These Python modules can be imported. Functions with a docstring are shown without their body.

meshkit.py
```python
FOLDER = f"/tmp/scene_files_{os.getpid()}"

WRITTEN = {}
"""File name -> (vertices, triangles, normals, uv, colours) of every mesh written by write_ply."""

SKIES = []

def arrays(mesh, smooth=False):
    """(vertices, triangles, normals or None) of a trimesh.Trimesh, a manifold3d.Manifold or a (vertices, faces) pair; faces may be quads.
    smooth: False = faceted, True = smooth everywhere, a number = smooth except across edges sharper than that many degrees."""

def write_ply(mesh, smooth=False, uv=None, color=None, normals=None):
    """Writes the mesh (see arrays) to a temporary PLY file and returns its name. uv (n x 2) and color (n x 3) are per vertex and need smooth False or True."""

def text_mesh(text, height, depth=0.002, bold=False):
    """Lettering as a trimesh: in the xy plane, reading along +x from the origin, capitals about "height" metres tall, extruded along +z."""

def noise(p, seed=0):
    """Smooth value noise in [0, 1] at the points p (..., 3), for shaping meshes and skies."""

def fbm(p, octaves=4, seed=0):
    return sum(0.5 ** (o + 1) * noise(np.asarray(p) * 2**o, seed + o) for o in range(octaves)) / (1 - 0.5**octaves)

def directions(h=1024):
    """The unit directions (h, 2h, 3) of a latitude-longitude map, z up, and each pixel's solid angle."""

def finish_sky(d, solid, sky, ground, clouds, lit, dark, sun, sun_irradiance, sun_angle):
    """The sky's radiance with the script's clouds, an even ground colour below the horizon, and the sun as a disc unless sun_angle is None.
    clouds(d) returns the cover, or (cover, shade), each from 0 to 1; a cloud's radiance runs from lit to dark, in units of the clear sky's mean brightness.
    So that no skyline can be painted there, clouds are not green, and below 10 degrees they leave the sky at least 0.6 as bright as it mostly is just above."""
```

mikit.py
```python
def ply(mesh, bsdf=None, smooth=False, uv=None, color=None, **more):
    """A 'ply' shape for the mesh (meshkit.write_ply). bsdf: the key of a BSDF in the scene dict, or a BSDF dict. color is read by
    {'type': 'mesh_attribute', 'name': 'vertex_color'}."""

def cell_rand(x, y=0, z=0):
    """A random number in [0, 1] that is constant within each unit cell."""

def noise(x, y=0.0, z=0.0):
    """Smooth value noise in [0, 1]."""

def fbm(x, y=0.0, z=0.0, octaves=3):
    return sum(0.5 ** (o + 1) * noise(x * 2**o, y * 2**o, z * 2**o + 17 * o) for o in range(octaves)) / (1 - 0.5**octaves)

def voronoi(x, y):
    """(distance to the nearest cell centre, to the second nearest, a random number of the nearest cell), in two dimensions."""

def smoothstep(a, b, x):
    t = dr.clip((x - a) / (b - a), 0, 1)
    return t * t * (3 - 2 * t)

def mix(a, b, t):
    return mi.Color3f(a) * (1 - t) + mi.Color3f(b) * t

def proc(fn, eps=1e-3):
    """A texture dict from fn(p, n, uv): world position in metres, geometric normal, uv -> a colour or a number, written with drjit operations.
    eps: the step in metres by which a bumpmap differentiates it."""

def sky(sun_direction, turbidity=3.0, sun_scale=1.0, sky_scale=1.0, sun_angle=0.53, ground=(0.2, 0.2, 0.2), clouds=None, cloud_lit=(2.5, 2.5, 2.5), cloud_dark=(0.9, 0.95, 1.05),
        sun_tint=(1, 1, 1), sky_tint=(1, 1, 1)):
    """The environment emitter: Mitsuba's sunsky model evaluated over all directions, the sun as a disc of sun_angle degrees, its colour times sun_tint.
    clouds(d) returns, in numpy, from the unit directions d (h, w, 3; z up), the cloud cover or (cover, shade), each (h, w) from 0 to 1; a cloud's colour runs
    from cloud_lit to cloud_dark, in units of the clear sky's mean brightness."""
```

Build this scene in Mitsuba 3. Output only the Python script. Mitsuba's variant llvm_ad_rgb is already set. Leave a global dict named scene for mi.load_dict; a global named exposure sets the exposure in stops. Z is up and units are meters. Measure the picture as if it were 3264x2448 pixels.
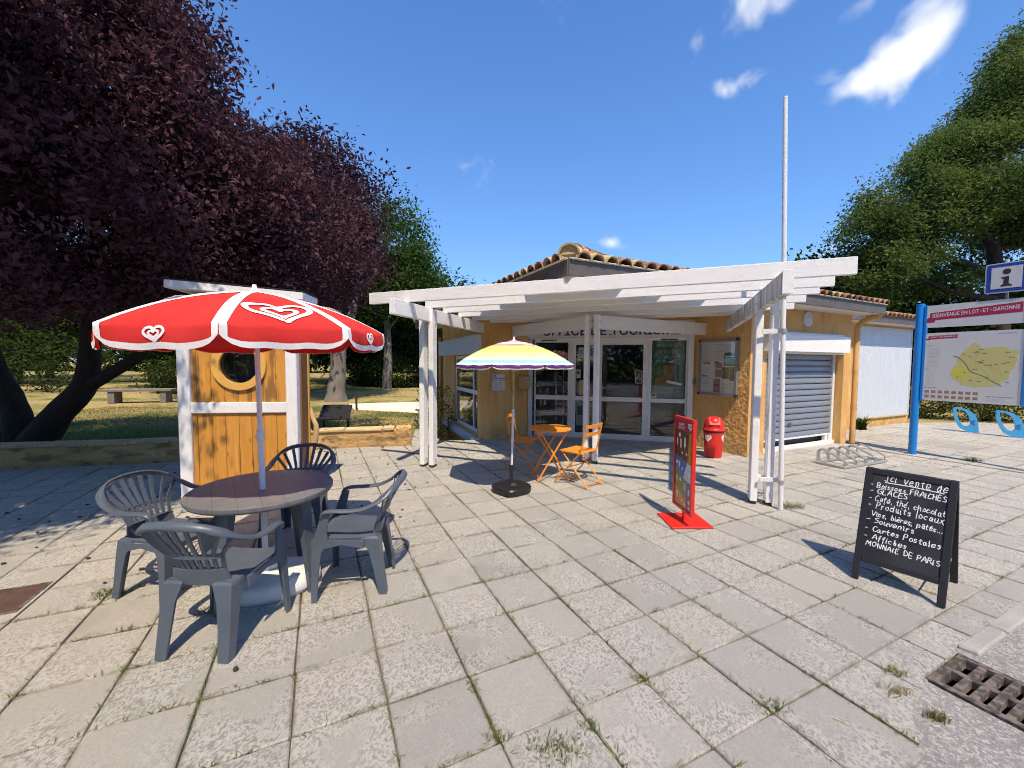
import math, random
import numpy as np
import trimesh, manifold3d
import drjit as dr
import mitsuba as mi
import mikit, meshkit
from mikit import proc, noise, fbm, voronoi, smoothstep, mix, cell_rand
from shapely.geometry import Polygon, Point, LineString, box as sbox
from shapely.ops import unary_union
T = mi.ScalarTransform4f
scene, labels = {}, {}
rng = np.random.default_rng(7)
random.seed(7)
A_ = np.array

# ---------------------------------------------------------------- camera, sky, exposure
PITCH, ROLL = .0530, .0063
cp, sp = math.cos(PITCH), math.sin(PITCH)
FW, U0, R0 = A_([0, cp, -sp]), A_([0, sp, cp]), A_([1., 0, 0])
UPV = -math.sin(ROLL) * R0 + math.cos(ROLL) * U0
scene['camera'] = {'type': 'perspective', 'fov': 103.1367, 'fov_axis': 'x', 'near_clip': .05, 'far_clip': 4000.,
                   'to_world': T().look_at(origin=[0, 0, 1.6], target=[float(FW[0]), float(FW[1]), 1.6 + float(FW[2])], up=[float(x) for x in UPV])}
SUN = (.36, -1.55, 2.45)
exposure = 1.86


def clouds(d):
    """Fair-weather cumulus: noise all round, with the heaps that stand over the building."""
    z = np.maximum(d[..., 2], .02)
    warp = np.stack([meshkit.fbm(d * 7 + 5 * i, 4, 5 + i) for i in range(3)], -1) - .5
    n = meshkit.fbm(d * 11 + warp * 1.6, 6, 3)
    fine = meshkit.fbm(d * 34 + warp * 3, 4, 13)
    bias = np.zeros(z.shape)
    # azimuth, elevation, half width, half height in degrees, tilt, strength
    for az, el, rw, rh, tilt, s in ((44.2, 28.9, 2.8, 3.1, 0, .80), (42.6, 28.0, 2.9, 2.8, 0, .80), (41.0, 27.6, 2.4, 2.1, 0, .66), (39.4, 27.3, 2.4, 1.7, 0, .60), (37.4, 27.0, 2.2, 1.3, 0, .50), (36.6, 29.0, 2.2, 1.3, 0, .40), (30.0, 36.8, 4.4, 2.6, 0, .62), (27.2, 30.0, 2.4, 1.5, 0, .54), (29.8, 30.4, 2.8, 1.3, 0, .46),
                                    (22.8, 35.2, 1.3, 1.9, 0, .42), (39.6, 33.2, 3.2, 1.5, 0, .44), (42.4, 33.6, 3.5, 1.3, 0, .36), (12.9, 16.0, 2.4, 1.1, 0, .44), (35.8, 11.6, 3.8, 1.4, 0, .48), (46.0, 32.0, 1.4, 1.2, 0, .3), (-70, 20, 12, 4, 5, .3), (110, 30, 12, 5, 8, .4), (160, 36, 9, 5, 8, .4), (-150, 28, 12, 5, 0, .35)):
        a, e = math.radians(az), math.radians(el)
        c = A_([math.sin(a) * math.cos(e), math.cos(a) * math.cos(e), math.sin(e)])
        r = A_([math.cos(a), -math.sin(a), 0]); up = np.cross(r, c)
        q = d + warp * .05
        x = np.degrees(np.arctan2(q @ r, np.maximum(q @ c, 1e-3))); y = np.degrees(np.arctan2(q @ up, np.maximum(q @ c, 1e-3)))
        t = math.radians(tilt); x, y = x * math.cos(t) + y * math.sin(t), -x * math.sin(t) + y * math.cos(t)
        bias = np.maximum(bias, s * np.exp(-((x / rw) ** 2 + (y / rh) ** 2)) * (d @ c > 0))
    v = (n - .5) * .95 + (fine - .5) * .35 + bias
    cover = np.clip((v - .25) / .48, 0, 1)
    cover = cover * cover * (3 - 2 * cover)
    shade = np.clip((.75 - v) * 1.5, 0, 1) * .35
    return cover * .95, shade


scene['sky'] = mikit.sky(SUN, turbidity=2.6, clouds=clouds, cloud_lit=(2.3, 2.35, 2.45), cloud_dark=(1.3, 1.4, 1.6), sun_tint=(1.0, .985, .96), sky_tint=(1.02, 1.32, 1.68), ground=(.25, .24, .2))

# ---------------------------------------------------------------- mesh helpers
def tm(v, f): return trimesh.Trimesh(np.asarray(v, float), np.asarray(f), process=False)
def cat(*ms): return trimesh.util.concatenate([m for m in ms if m is not None])
def xf(m, M):
    m = m.copy(); m.apply_transform(M); return m
def frame(o, x, y=None, z=None):
    x = A_(x, float); x = x / np.linalg.norm(x)
    M = np.eye(4)
    if y is None: z = A_(z, float); y = np.cross(z, x)
    y = A_(y, float) - x * (A_(y, float) @ x); y /= np.linalg.norm(y)
    M[:3, 0], M[:3, 1], M[:3, 2], M[:3, 3] = x, y, np.cross(x, y), o
    return M
def rz(a, o=(0, 0, 0)):
    """frame at o turned a radians about z."""
    return frame(o, (math.cos(a), math.sin(a), 0), (-math.sin(a), math.cos(a), 0))
def face(o, f):
    """local x right, y = the way it faces."""
    f = A_([f[0], f[1], 0.]); f /= np.linalg.norm(f)
    return frame((o[0], o[1], o[2] if len(o) > 2 else 0), (f[1], -f[0], 0), f)
def cbox(sx, sy, sz, b=.004, c=(0, 0, 0)):
    """chamfered box of full size sx sy sz."""
    h = A_([sx, sy, sz]) / 2; b = min(b, *(h * .8)); P = []
    for s in np.ndindex(2, 2, 2):
        s = A_(s) * 2 - 1
        for k in range(3):
            q = h - b; q[k] = h[k]; P.append(s * q)
    m = trimesh.convex.convex_hull(A_(P)); m.apply_translation(c); return m
def bx(x0, x1, y0, y1, z0, z1, b=.004): return cbox(x1 - x0, y1 - y0, z1 - z0, b, ((x0 + x1) / 2, (y0 + y1) / 2, (z0 + z1) / 2))
def bar(a, b, w, h, ch=.004, up=(0, 0, 1)):
    """bar from a to b, w wide sideways, h along up."""
    a, b = A_(a, float), A_(b, float); d = b - a
    m = cbox(np.linalg.norm(d), w, h, ch)
    x = d / np.linalg.norm(d); y = np.cross(up, x)
    return xf(m, frame((a + b) / 2, d, y))
def sweep(P, sec, up=(0, 0, 1), sc=None, cap=True):
    P = A_(P, float); sec = A_(sec, float); n, k = len(P), len(sec)
    t = np.gradient(P, axis=0); t /= np.linalg.norm(t, axis=1, keepdims=True) + 1e-12
    up = np.broadcast_to(A_(up, float), P.shape)
    s = np.cross(t, up); s /= np.linalg.norm(s, axis=1, keepdims=True) + 1e-12
    u = np.cross(s, t)
    sc = np.ones((n, 2)) if sc is None else np.broadcast_to(A_(sc, float).reshape(n, -1), (n, 2))
    V = (P[:, None] + sec[None, :, :1] * sc[:, None, :1] * s[:, None] + sec[None, :, 1:] * sc[:, None, 1:] * u[:, None]).reshape(-1, 3)
    F = []
    for i in range(n - 1):
        for j in range(k):
            a, b = i * k + j, i * k + (j + 1) % k
            F += [[a, b, b + k], [a, b + k, a + k]]
    if cap:
        for j in range(1, k - 1): F += [[0, j + 1, j], [(n - 1) * k, (n - 1) * k + j, (n - 1) * k + j + 1]]
    return tm(V, A_(F)[:, ::-1])
def circ(r, n=10, ry=None): return [(r * math.cos(2 * math.pi * i / n), (ry or r) * math.sin(2 * math.pi * i / n)) for i in range(n)]
def tube(P, r, n=8, up=None):
    P = A_(P, float)
    if up is None: d = np.abs(P[-1] - P[0]); up = A_([[1, 0, 0.01], [0, 1, .013], [0.013, .01, 1]])[int(np.argmin(d))]
    r = np.broadcast_to(r, len(P))
    return sweep(P, circ(1, n), up, np.stack([r, r], 1))
def lathe(prof, n=32): return trimesh.creation.revolve(A_(prof, float), sections=n)
def ext(poly, h, z=0.):
    gs = [g for g in getattr(poly, 'geoms', [poly]) if g.area > 1e-9]
    m = cat(*[trimesh.creation.extrude_polygon(g, h, engine='earcut') for g in gs]); m.apply_translation((0, 0, z)); return m
def flat(poly, z=0.):
    ms = []
    for g in getattr(poly, 'geoms', [poly]):
        v, f = trimesh.creation.triangulate_polygon(g, engine='earcut')
        ms.append(tm(np.c_[v, np.full(len(v), z)], f))
    m = cat(*ms)
    if m.face_normals[:, 2].mean() < 0: m.invert()
    return m
def smoothline(P, n=4):
    P = A_(P, float)
    Q = np.vstack([2 * P[0] - P[1], P, 2 * P[-1] - P[-2]]); out = []
    for i in range(1, len(Q) - 2):
        for t in np.arange(n) / n:
            a, b, c, d = Q[i - 1:i + 3]
            out.append(.5 * (2 * b + (c - a) * t + (2 * a - 5 * b + 4 * c - d) * t * t + (3 * b - a - 3 * c + d) * t ** 3))
    return A_(out + [P[-1]])
def hullpts(*P): return trimesh.convex.convex_hull(np.vstack(P))

# ---------------------------------------------------------------- scene helpers
def key_for(k):
    if k not in scene and k not in labels: return k
    i = 1
    while f'{k}_{i:03d}' in scene or f'{k}_{i:03d}' in labels: i += 1
    return f'{k}_{i:03d}'
def thing(name, label, cat_, group=None):
    k = key_for(name)
    labels[k] = {'label': label, 'category': cat_}
    if group: labels[k]['group'] = group
    return k
def part(parent, name, mesh, mat, smooth=False, M=None, label=None, **kw):
    k = key_for(f'{parent}__{name}')
    scene[k] = mikit.ply(mesh, mat, smooth=smooth, **kw) if not isinstance(mesh, dict) else dict(mesh)
    if M is not None: scene[k]['to_world'] = T(np.asarray(M).tolist())
    if label: labels[k] = {'label': label}
    return k
def solo(name, mesh, mat, label, cat_, group=None, smooth=False, M=None, **kw):
    k = thing(name, label, cat_, group)
    scene[k] = mikit.ply(mesh, mat, smooth=smooth, **kw) if not isinstance(mesh, dict) else dict(mesh)
    if M is not None: scene[k]['to_world'] = T(np.asarray(M).tolist())
    return k
def struct(name, mesh, mat, label, smooth=False, kind='structure', cat_=None):
    k = key_for(name)
    if mesh is not None: scene[k] = mikit.ply(mesh, mat, smooth=smooth)
    labels[k] = {'label': label, 'kind': kind, 'category': cat_ or name.replace('_', ' ')}
    return k

# ---------------------------------------------------------------- materials
def rgb(*c): return {'type': 'rgb', 'value': list(c)}
def col(c): return rgb(*c) if isinstance(c, (tuple, list)) else proc(c)
def mat(name, c, rough=.6, bump=None, spec=.5, metal=0., eps=2e-3, coat=0., two=True):
    b = {'type': 'principled', 'base_color': col(c), 'roughness': rough if not callable(rough) else proc(rough), 'specular': spec, 'metallic': metal}
    if coat: b['clearcoat'] = coat; b['clearcoat_gloss'] = .8
    if bump: b = {'type': 'bumpmap', 'arbitrary': proc(bump, eps), 'scale': 1.0, 'bsdf': b}
    scene[name] = {'type': 'twosided', 'b': b} if two else b
    return name
ANG = math.radians(25.6)
ux, uy = math.cos(ANG), math.sin(ANG)
GX, GY, SL = -2.727 * .4, 7.26 * .4, .3994     # a corner of the paving grid and the size of a slab
def grid(p): return ((p.x - GX) * ux + (p.y - GY) * uy) / SL, (-(p.x - GX) * uy + (p.y - GY) * ux) / SL

def slab_col(p, n, uv):
    a, b = grid(p); r = cell_rand(a, b, 3); r2 = cell_rand(a, b, 8)
    big = fbm(p.x * .5, p.y * .5, 2., 3)
    base = mix((.285, .286, .272), (.312, .308, .286), smoothstep(.3, .75, r * .5 + big * .5)) * (.95 + .09 * r2)
    warm = smoothstep(-.2, 1.8, -p.x * .5 - (p.y - 4) * .15)
    base = base * (1 - warm * .5) + base * mi.Color3f(1.22, 1.15, .98) * (warm * .5)
    w = fbm(p.x * 14, p.y * 14, 4., 2)
    k = fbm(p.x * 118 + w * 3, p.y * 92 + w * 3, 1., 3)
    area = fbm(p.x * 3.1 + r * 31, p.y * 3.1, 7., 4) + (fbm(p.x * 12, p.y * 12, 3., 2) - .5) * .35
    worn = smoothstep(.44, .60, k) * smoothstep(.28, .66, area + (r - .5) * .10)
    c = mix(base, (.43, .425, .395), worn * .62)
    pit = smoothstep(.44, .34, k) * smoothstep(.34, .60, area)
    c = c * (1 - pit * .24)
    grit = fbm(p.x * 170, p.y * 170, 5., 2)
    c = c * (.86 + .28 * grit)
    e = dr.minimum(dr.minimum(a - dr.floor(a), dr.floor(a) + 1 - a), dr.minimum(b - dr.floor(b), dr.floor(b) + 1 - b))
    moss = smoothstep(.07, .0, e) * smoothstep(.42, .62, fbm(p.x * 9, p.y * 9, 3., 3))
    stain = smoothstep(.60, .72, fbm(p.x * 2.3, p.y * 2.3, 12., 4)) * .35
    return mix(mix(c, (.16, .155, .12), moss * .6), c * .72, stain)
def slab_bump(p, n, uv):
    return fbm(p.x * 118, p.y * 92, 1., 3) * .0018 + fbm(p.x * 170, p.y * 170, 5., 2) * .001
mat('slab_concrete', slab_col, .88, slab_bump, .3)
mat('joint_soil', lambda p, n, uv: mix((.105, .09, .06), (.20, .175, .125), fbm(p.x * 22, p.y * 22, 2., 4)), .95, lambda p, n, uv: fbm(p.x * 60, p.y * 60, 2., 3) * .006, .1)
def road_col(p, n, uv):
    d1, d2, r = voronoi(p.x * 85, p.y * 85)
    c = mix((.23, .23, .235), (.42, .415, .41), r * r) * (.72 + .34 * smoothstep(.0, .25, d2 - d1))
    return c * (.85 + .3 * fbm(p.x * 2, p.y * 2, 3., 3))
mat('gravel_asphalt', road_col, .9, lambda p, n, uv: smoothstep(.0, .4, voronoi(p.x * 85, p.y * 85)[1] - voronoi(p.x * 85, p.y * 85)[0]) * .004, .3)
mat('concrete', lambda p, n, uv: mix((.28, .278, .268), (.38, .375, .36), fbm(p.x * 5, p.y * 5, p.z * 5, 4)) * (.82 + .3 * fbm(p.x * 90, p.y * 90, p.z * 90, 2)), .85, lambda p, n, uv: fbm(p.x * 70, p.y * 70, p.z * 70, 3) * .002, .3)
def lawn_col(p, n, uv):
    t = fbm(p.x * .55, p.y * .9, 4., 4); g = fbm(p.x * 7, p.y * 16, 2., 4)
    c = mix((.10, .125, .035), (.30, .24, .105), smoothstep(.33, .62, t * .75 + g * .3))
    c = mix(c, (.36, .29, .14), smoothstep(.58, .75, g))
    near = smoothstep(8.9, 7.6, p.y + p.x * .18)
    return mix(c, (.09, .15, .035), near * .7) * (.75 + .5 * fbm(p.x * 40, p.y * 40, 1., 2))
mat('dry_grass', lawn_col, .95, lambda p, n, uv: fbm(p.x * 30, p.y * 30, 2., 3) * .03, .1)
mat('pale_gravel', lambda p, n, uv: mix((.50, .45, .36), (.66, .61, .51), fbm(p.x * 6, p.y * 6, 4., 4)), .95, lambda p, n, uv: fbm(p.x * 60, p.y * 60, 2., 2) * .006, .2)
def ochre(p, n, uv):
    s = fbm(p.x * 1.7, p.y * 1.7, p.z * 1.1, 4)
    low = smoothstep(.45, .0, p.z) * smoothstep(.30, .62, fbm(p.x * 8, p.y * 8, p.z * 6, 3))
    c = mix((.64, .375, .135), (.73, .465, .20), smoothstep(.3, .7, s))
    run = smoothstep(.56, .74, fbm(p.x * 9, p.y * 9, p.z * .7, 3)) * .22
    c = c * (1 - run) * (.93 + .14 * fbm(p.x * 40, p.y * 40, p.z * 40, 2))
    return mix(c, (.36, .23, .11), low * .65)
mat('ochre_render', ochre, .9, lambda p, n, uv: fbm(p.x * 60, p.y * 60, p.z * 60, 3) * .003, .2)
def crepi(p, n, uv):
    w = fbm(p.x * 14, p.y * 14, p.z * 14, 3)
    return smoothstep(.38, .60, fbm((p.x - p.y) * 21 + w * 2.4, p.z * 21 + w * 1.8, (p.x + p.y) * 12, 2)) * .030 + fbm(p.x * 90, p.y * 90, p.z * 90, 2) * .003
mat('ochre_roughcast', ochre, .92, crepi, .2, eps=3e-3)
def wallstone(p, n, uv):
    c = mix((.58, .36, .15), (.66, .46, .22), fbm(p.x * 3, p.y * 3, p.z * 3, 4))
    return mix(c, (.20, .14, .08), smoothstep(.46, .70, fbm(p.x * 4, p.y * 4, p.z * 7, 4)) * .80 + smoothstep(.12, .0, p.z) * .35)
mat('garden_render', wallstone, .95, crepi, .2, eps=3e-3)
mat('coping', lambda p, n, uv: mix((.40, .30, .16), (.60, .47, .26), fbm(p.x * 6, p.y * 6, p.z * 6, 4)), .9, lambda p, n, uv: fbm(p.x * 50, p.y * 50, p.z * 50, 3) * .003, .3)
def whitewood(p, n, uv):
    g = fbm(p.x * 3, p.y * 3, p.z * 26, 3)
    c = mix((.74, .75, .77), (.82, .83, .84), g)
    return mix(c, (.50, .51, .50), smoothstep(.58, .80, fbm(p.x * 7, p.y * 7, p.z * 3, 4)) * .30 + smoothstep(.60, .72, fbm(p.x * 4, p.y * 4, p.z * 70, 2)) * .12)
mat('white_wood', whitewood, .45, lambda p, n, uv: fbm(p.x * 9, p.y * 9, p.z * 40, 3) * .0012, .5)
def grimywood(p, n, uv):
    s = fbm(p.x * 16, p.y * 16, p.z * 2.5, 4)
    c = mix((.72, .73, .74), (.45, .45, .43), smoothstep(.3, .6, s))
    return mix(c, (.16, .16, .14), smoothstep(.50, .70, fbm(p.x * 22, p.y * 22, p.z * 2, 4)) * .8)
mat('grimy_wood', grimywood, .6, None, .4)
mat('white_pvc', (.75, .755, .76), .35, None, .5)
mat('dark_gasket', (.03, .03, .032), .6)
mat('board_blue', (.55, .60, .66), .5, None, .5)
mat('sheet_white', (.80, .80, .80), .4)
mat('shutter_metal', lambda p, n, uv: mix((.22, .25, .29), (.28, .31, .35), fbm(p.x * 3, p.y * 3, p.z * 40, 3)), .38, None, .6, metal=.35)
mat('fascia_grey', lambda p, n, uv: mix((.085, .075, .075), (.13, .115, .11), fbm(p.x * 5, p.y * 5, p.z * 12, 4)), .55, None, .5)
mat('soffit', (.56, .53, .48), .7)
def tilecol(p, n, uv):
    r = fbm(p.x * 2.3, p.y * 2.3, p.z * 2.3, 2); g = fbm(p.x * 30, p.y * 30, p.z * 30, 3)
    c = mix((.20, .085, .05), (.38, .20, .12), smoothstep(.3, .7, r))
    c = mix(c, (.46, .37, .26), smoothstep(.52, .68, g))
    return mix(c, (.07, .055, .05), smoothstep(.55, .70, fbm(p.x * 14 + 9, p.y * 14, p.z * 14, 3)) * .8)
mat('terracotta', tilecol, .85, lambda p, n, uv: fbm(p.x * 60, p.y * 60, p.z * 60, 3) * .003, .3)
mat('lichen_tile', (.45, .36, .19), .9)
mat('orange_paint', (.77, .27, .025), .35, None, .5)
mat('red_plastic', (.62, .025, .02), .33, None, .5)
mat('dark_red', (.22, .012, .015), .5)
scene['red_cloth'] = {'type': 'principledthin', 'base_color': proc(lambda p, n, uv: mix((.66, .04, .04), (.76, .07, .065), fbm(p.x * 5, p.y * 5, p.z * 5, 4))), 'roughness': .7, 'diff_trans': .55, 'spec_trans': 0., 'eta': 1.3}
mat('white_cloth', (.77, .76, .76), .8, None, .3)
mat('black_plastic', (.014, .014, .016), .38)
mat('white_plastic', (.68, .69, .69), .45)
mat('chair_plastic', lambda p, n, uv: mix((.060, .080, .108), (.088, .112, .145), fbm(p.x * 5, p.y * 5, p.z * 5, 4)), lambda p, n, uv: .30 + .22 * fbm(p.x * 13, p.y * 13, p.z * 13, 3), lambda p, n, uv: fbm(p.x * 160, p.y * 160, p.z * 160, 2) * .0003, .5)
def tabletop(p, n, uv):
    x, y = p.x * .8 + p.y * .6, -p.x * .6 + p.y * .8
    e = dr.minimum(dr.abs(x * 8 - dr.round(x * 8)), dr.abs(y * 8 - dr.round(y * 8)))
    return mix((.085, .085, .09), mix((.125, .13, .14), (.165, .168, .175), fbm(p.x * 6, p.y * 6, 1., 4)), smoothstep(.0, .06, e) * .5 + .5)
mat('table_plastic', tabletop, .5, lambda p, n, uv: fbm(p.x * 160, p.y * 160, 3., 2) * .0005, .5)
def plankwood(p, n, uv):
    k = cell_rand((p.x * .991 + p.y * .133) / .128 + 50, 2., 1.)
    g = fbm(p.x * 34 + k * 40, p.y * 34, p.z * 1.6, 4)
    c = mix((.44, .19, .03), (.62, .31, .06), g * .8 + k * .35 - .05)
    f = fbm(p.x * 130 + k * 90, p.y * 130, p.z * 3.5, 2)
    c = c * (.84 + .32 * f)
    rnd = fbm(p.x * 15 + k * 70, p.y * 15, p.z * 2.0, 4)
    low = smoothstep(.26, .0, dr.abs(p.z - 1.17) - .02) * .11 * smoothstep(1.1, 1.17, p.z)
    c = mix(c, (.15, .085, .04), smoothstep(.58, .72, rnd + low) * .75)
    kx, kz, kr = voronoi((p.x + p.y * .13) / .16, p.z / .5)
    return mix(c, (.20, .085, .022), smoothstep(.075, .045, kx) * .6)
mat('varnished_planks', plankwood, .45, lambda p, n, uv: fbm(p.x * 30, p.y * 30, p.z * 2.5, 3) * .001, .5)
mat('yellow_wood', (.65, .375, .09), .5)
mat('raw_branch', (.52, .36, .17), .7)
mat('kiosk_white', (.72, .74, .765), .6)
mat('brown_wood', (.20, .095, .035), .6)
mat('black_frame', (.016, .016, .019), .5)
mat('chalkboard', lambda p, n, uv: mix((.011, .012, .016), (.030, .031, .037), smoothstep(.35, .75, fbm(p.x * 5, p.y * 5, p.z * 5, 4))), .55)
mat('chalk', (.80, .81, .84), .9, None, .1)
mat('blue_paint', (.008, .20, .62), .35, None, .5)
mat('sky_blue_paint', (.06, .36, .72), .4)
mat('navy', (.012, .035, .14), .5)
mat('sign_blue', (.015, .06, .30), .4)
mat('sign_white', (.60, .60, .60), .35)
mat('sign_brown', (.045, .02, .028), .5)
mat('magenta', (.36, .018, .065), .45)
mat('map_yellow', (.55, .515, .19), .5)
mat('map_yellow_bright', (.58, .55, .08), .5)
mat('map_line', (.15, .14, .13), .6)
mat('print_grey', (.30, .30, .31), .6)
mat('print_pale', (.44, .44, .46), .6)
mat('print_dark', (.05, .05, .055), .6)
mat('print_brown', (.30, .18, .14), .6)
mat('paper', (.56, .56, .555), .6)
mat('green_print', (.02, .07, .028), .4)
mat('amber_print', (.20, .115, .035), .5)
mat('grey_green', (.20, .26, .20), .5)
mat('ice_brown', (.07, .03, .017), .3)
mat('ice_blue', (.035, .13, .40), .3)
mat('ice_green', (.16, .19, .035), .3)
mat('ice_orange', (.52, .22, .025), .3)
mat('ice_purple', (.16, .06, .20), .3)
mat('ice_cream', (.66, .55, .38), .4)
mat('galvanised', (.46, .47, .47), .4, None, .6, metal=.6)
mat('white_metal', (.68, .695, .72), .35, None, .6)
mat('rusty_iron', lambda p, n, uv: mix((.06, .052, .048), (.17, .145, .13), smoothstep(.35, .7, fbm(p.x * 40, p.y * 40, p.z * 20, 4))), .8, lambda p, n, uv: fbm(p.x * 90, p.y * 90, p.z * 90, 3) * .003, .4)
mat('rust_red', lambda p, n, uv: mix((.060, .038, .031), (.125, .072, .056), fbm(p.x * 30, p.y * 30, p.z * 30, 4)), .8, lambda p, n, uv: smoothstep(.2, .35, voronoi(p.x * 28, p.y * 28)[0]) * .004, .3)
mat('black_void', (.004, .004, .004), .9)
mat('beige_metal', (.45, .29, .13), .5)
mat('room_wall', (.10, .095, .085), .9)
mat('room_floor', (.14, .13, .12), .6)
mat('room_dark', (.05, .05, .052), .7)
mat('lamp_white', (.62, .61, .58), .3)
mat('steel_grey', (.28, .29, .30), .4, None, .5, metal=.5)
mat('bark_dark', lambda p, n, uv: mix((.028, .022, .02), (.075, .06, .052), fbm(p.x * 16, p.y * 16, p.z * 5, 4)), .9, lambda p, n, uv: fbm(p.x * 22, p.y * 22, p.z * 6, 4) * .02, .2)
mat('bark_grey', lambda p, n, uv: mix((.13, .115, .10), (.26, .235, .21), fbm(p.x * 7, p.y * 7, p.z * 3, 4)), .9, lambda p, n, uv: fbm(p.x * 12, p.y * 12, p.z * 5, 4) * .02, .2)
scene['glass'] = {'type': 'thindielectric', 'int_ior': 1.6}
def leafmat(name, c1, c2, trans=.7, rough=.5, f=3.):
    scene[name] = {'type': 'principledthin', 'base_color': proc(lambda p, n, uv: mix(c1, c2, fbm(p.x * f, p.y * f, p.z * f, 3) * 1.5 - .25)), 'roughness': rough, 'diff_trans': trans, 'spec_trans': 0., 'eta': 1.4}
leafmat('leaf_plum', (.050, .026, .035), (.160, .080, .098), .45, .30)
leafmat('leaf_plum_far', (.044, .024, .032), (.12, .062, .074), .4, .36, 1.2)
leafmat('leaf_green', (.036, .082, .020), (.095, .17, .04), .7, .5, 1.3)
leafmat('leaf_dark', (.018, .036, .012), (.050, .080, .022), .6, .6, 1.)
leafmat('leaf_locust', (.062, .118, .034), (.22, .28, .075), .7, .5, .8)
leafmat('leaf_shrub', (.030, .055, .014), (.080, .105, .030), .7, .6, 1.5)
leafmat('grass_blade', (.085, .13, .030), (.23, .25, .09), .8, .7, 6.)
leafmat('dry_blade', (.16, .15, .05), (.32, .26, .12), .8, .7, 6.)
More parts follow.
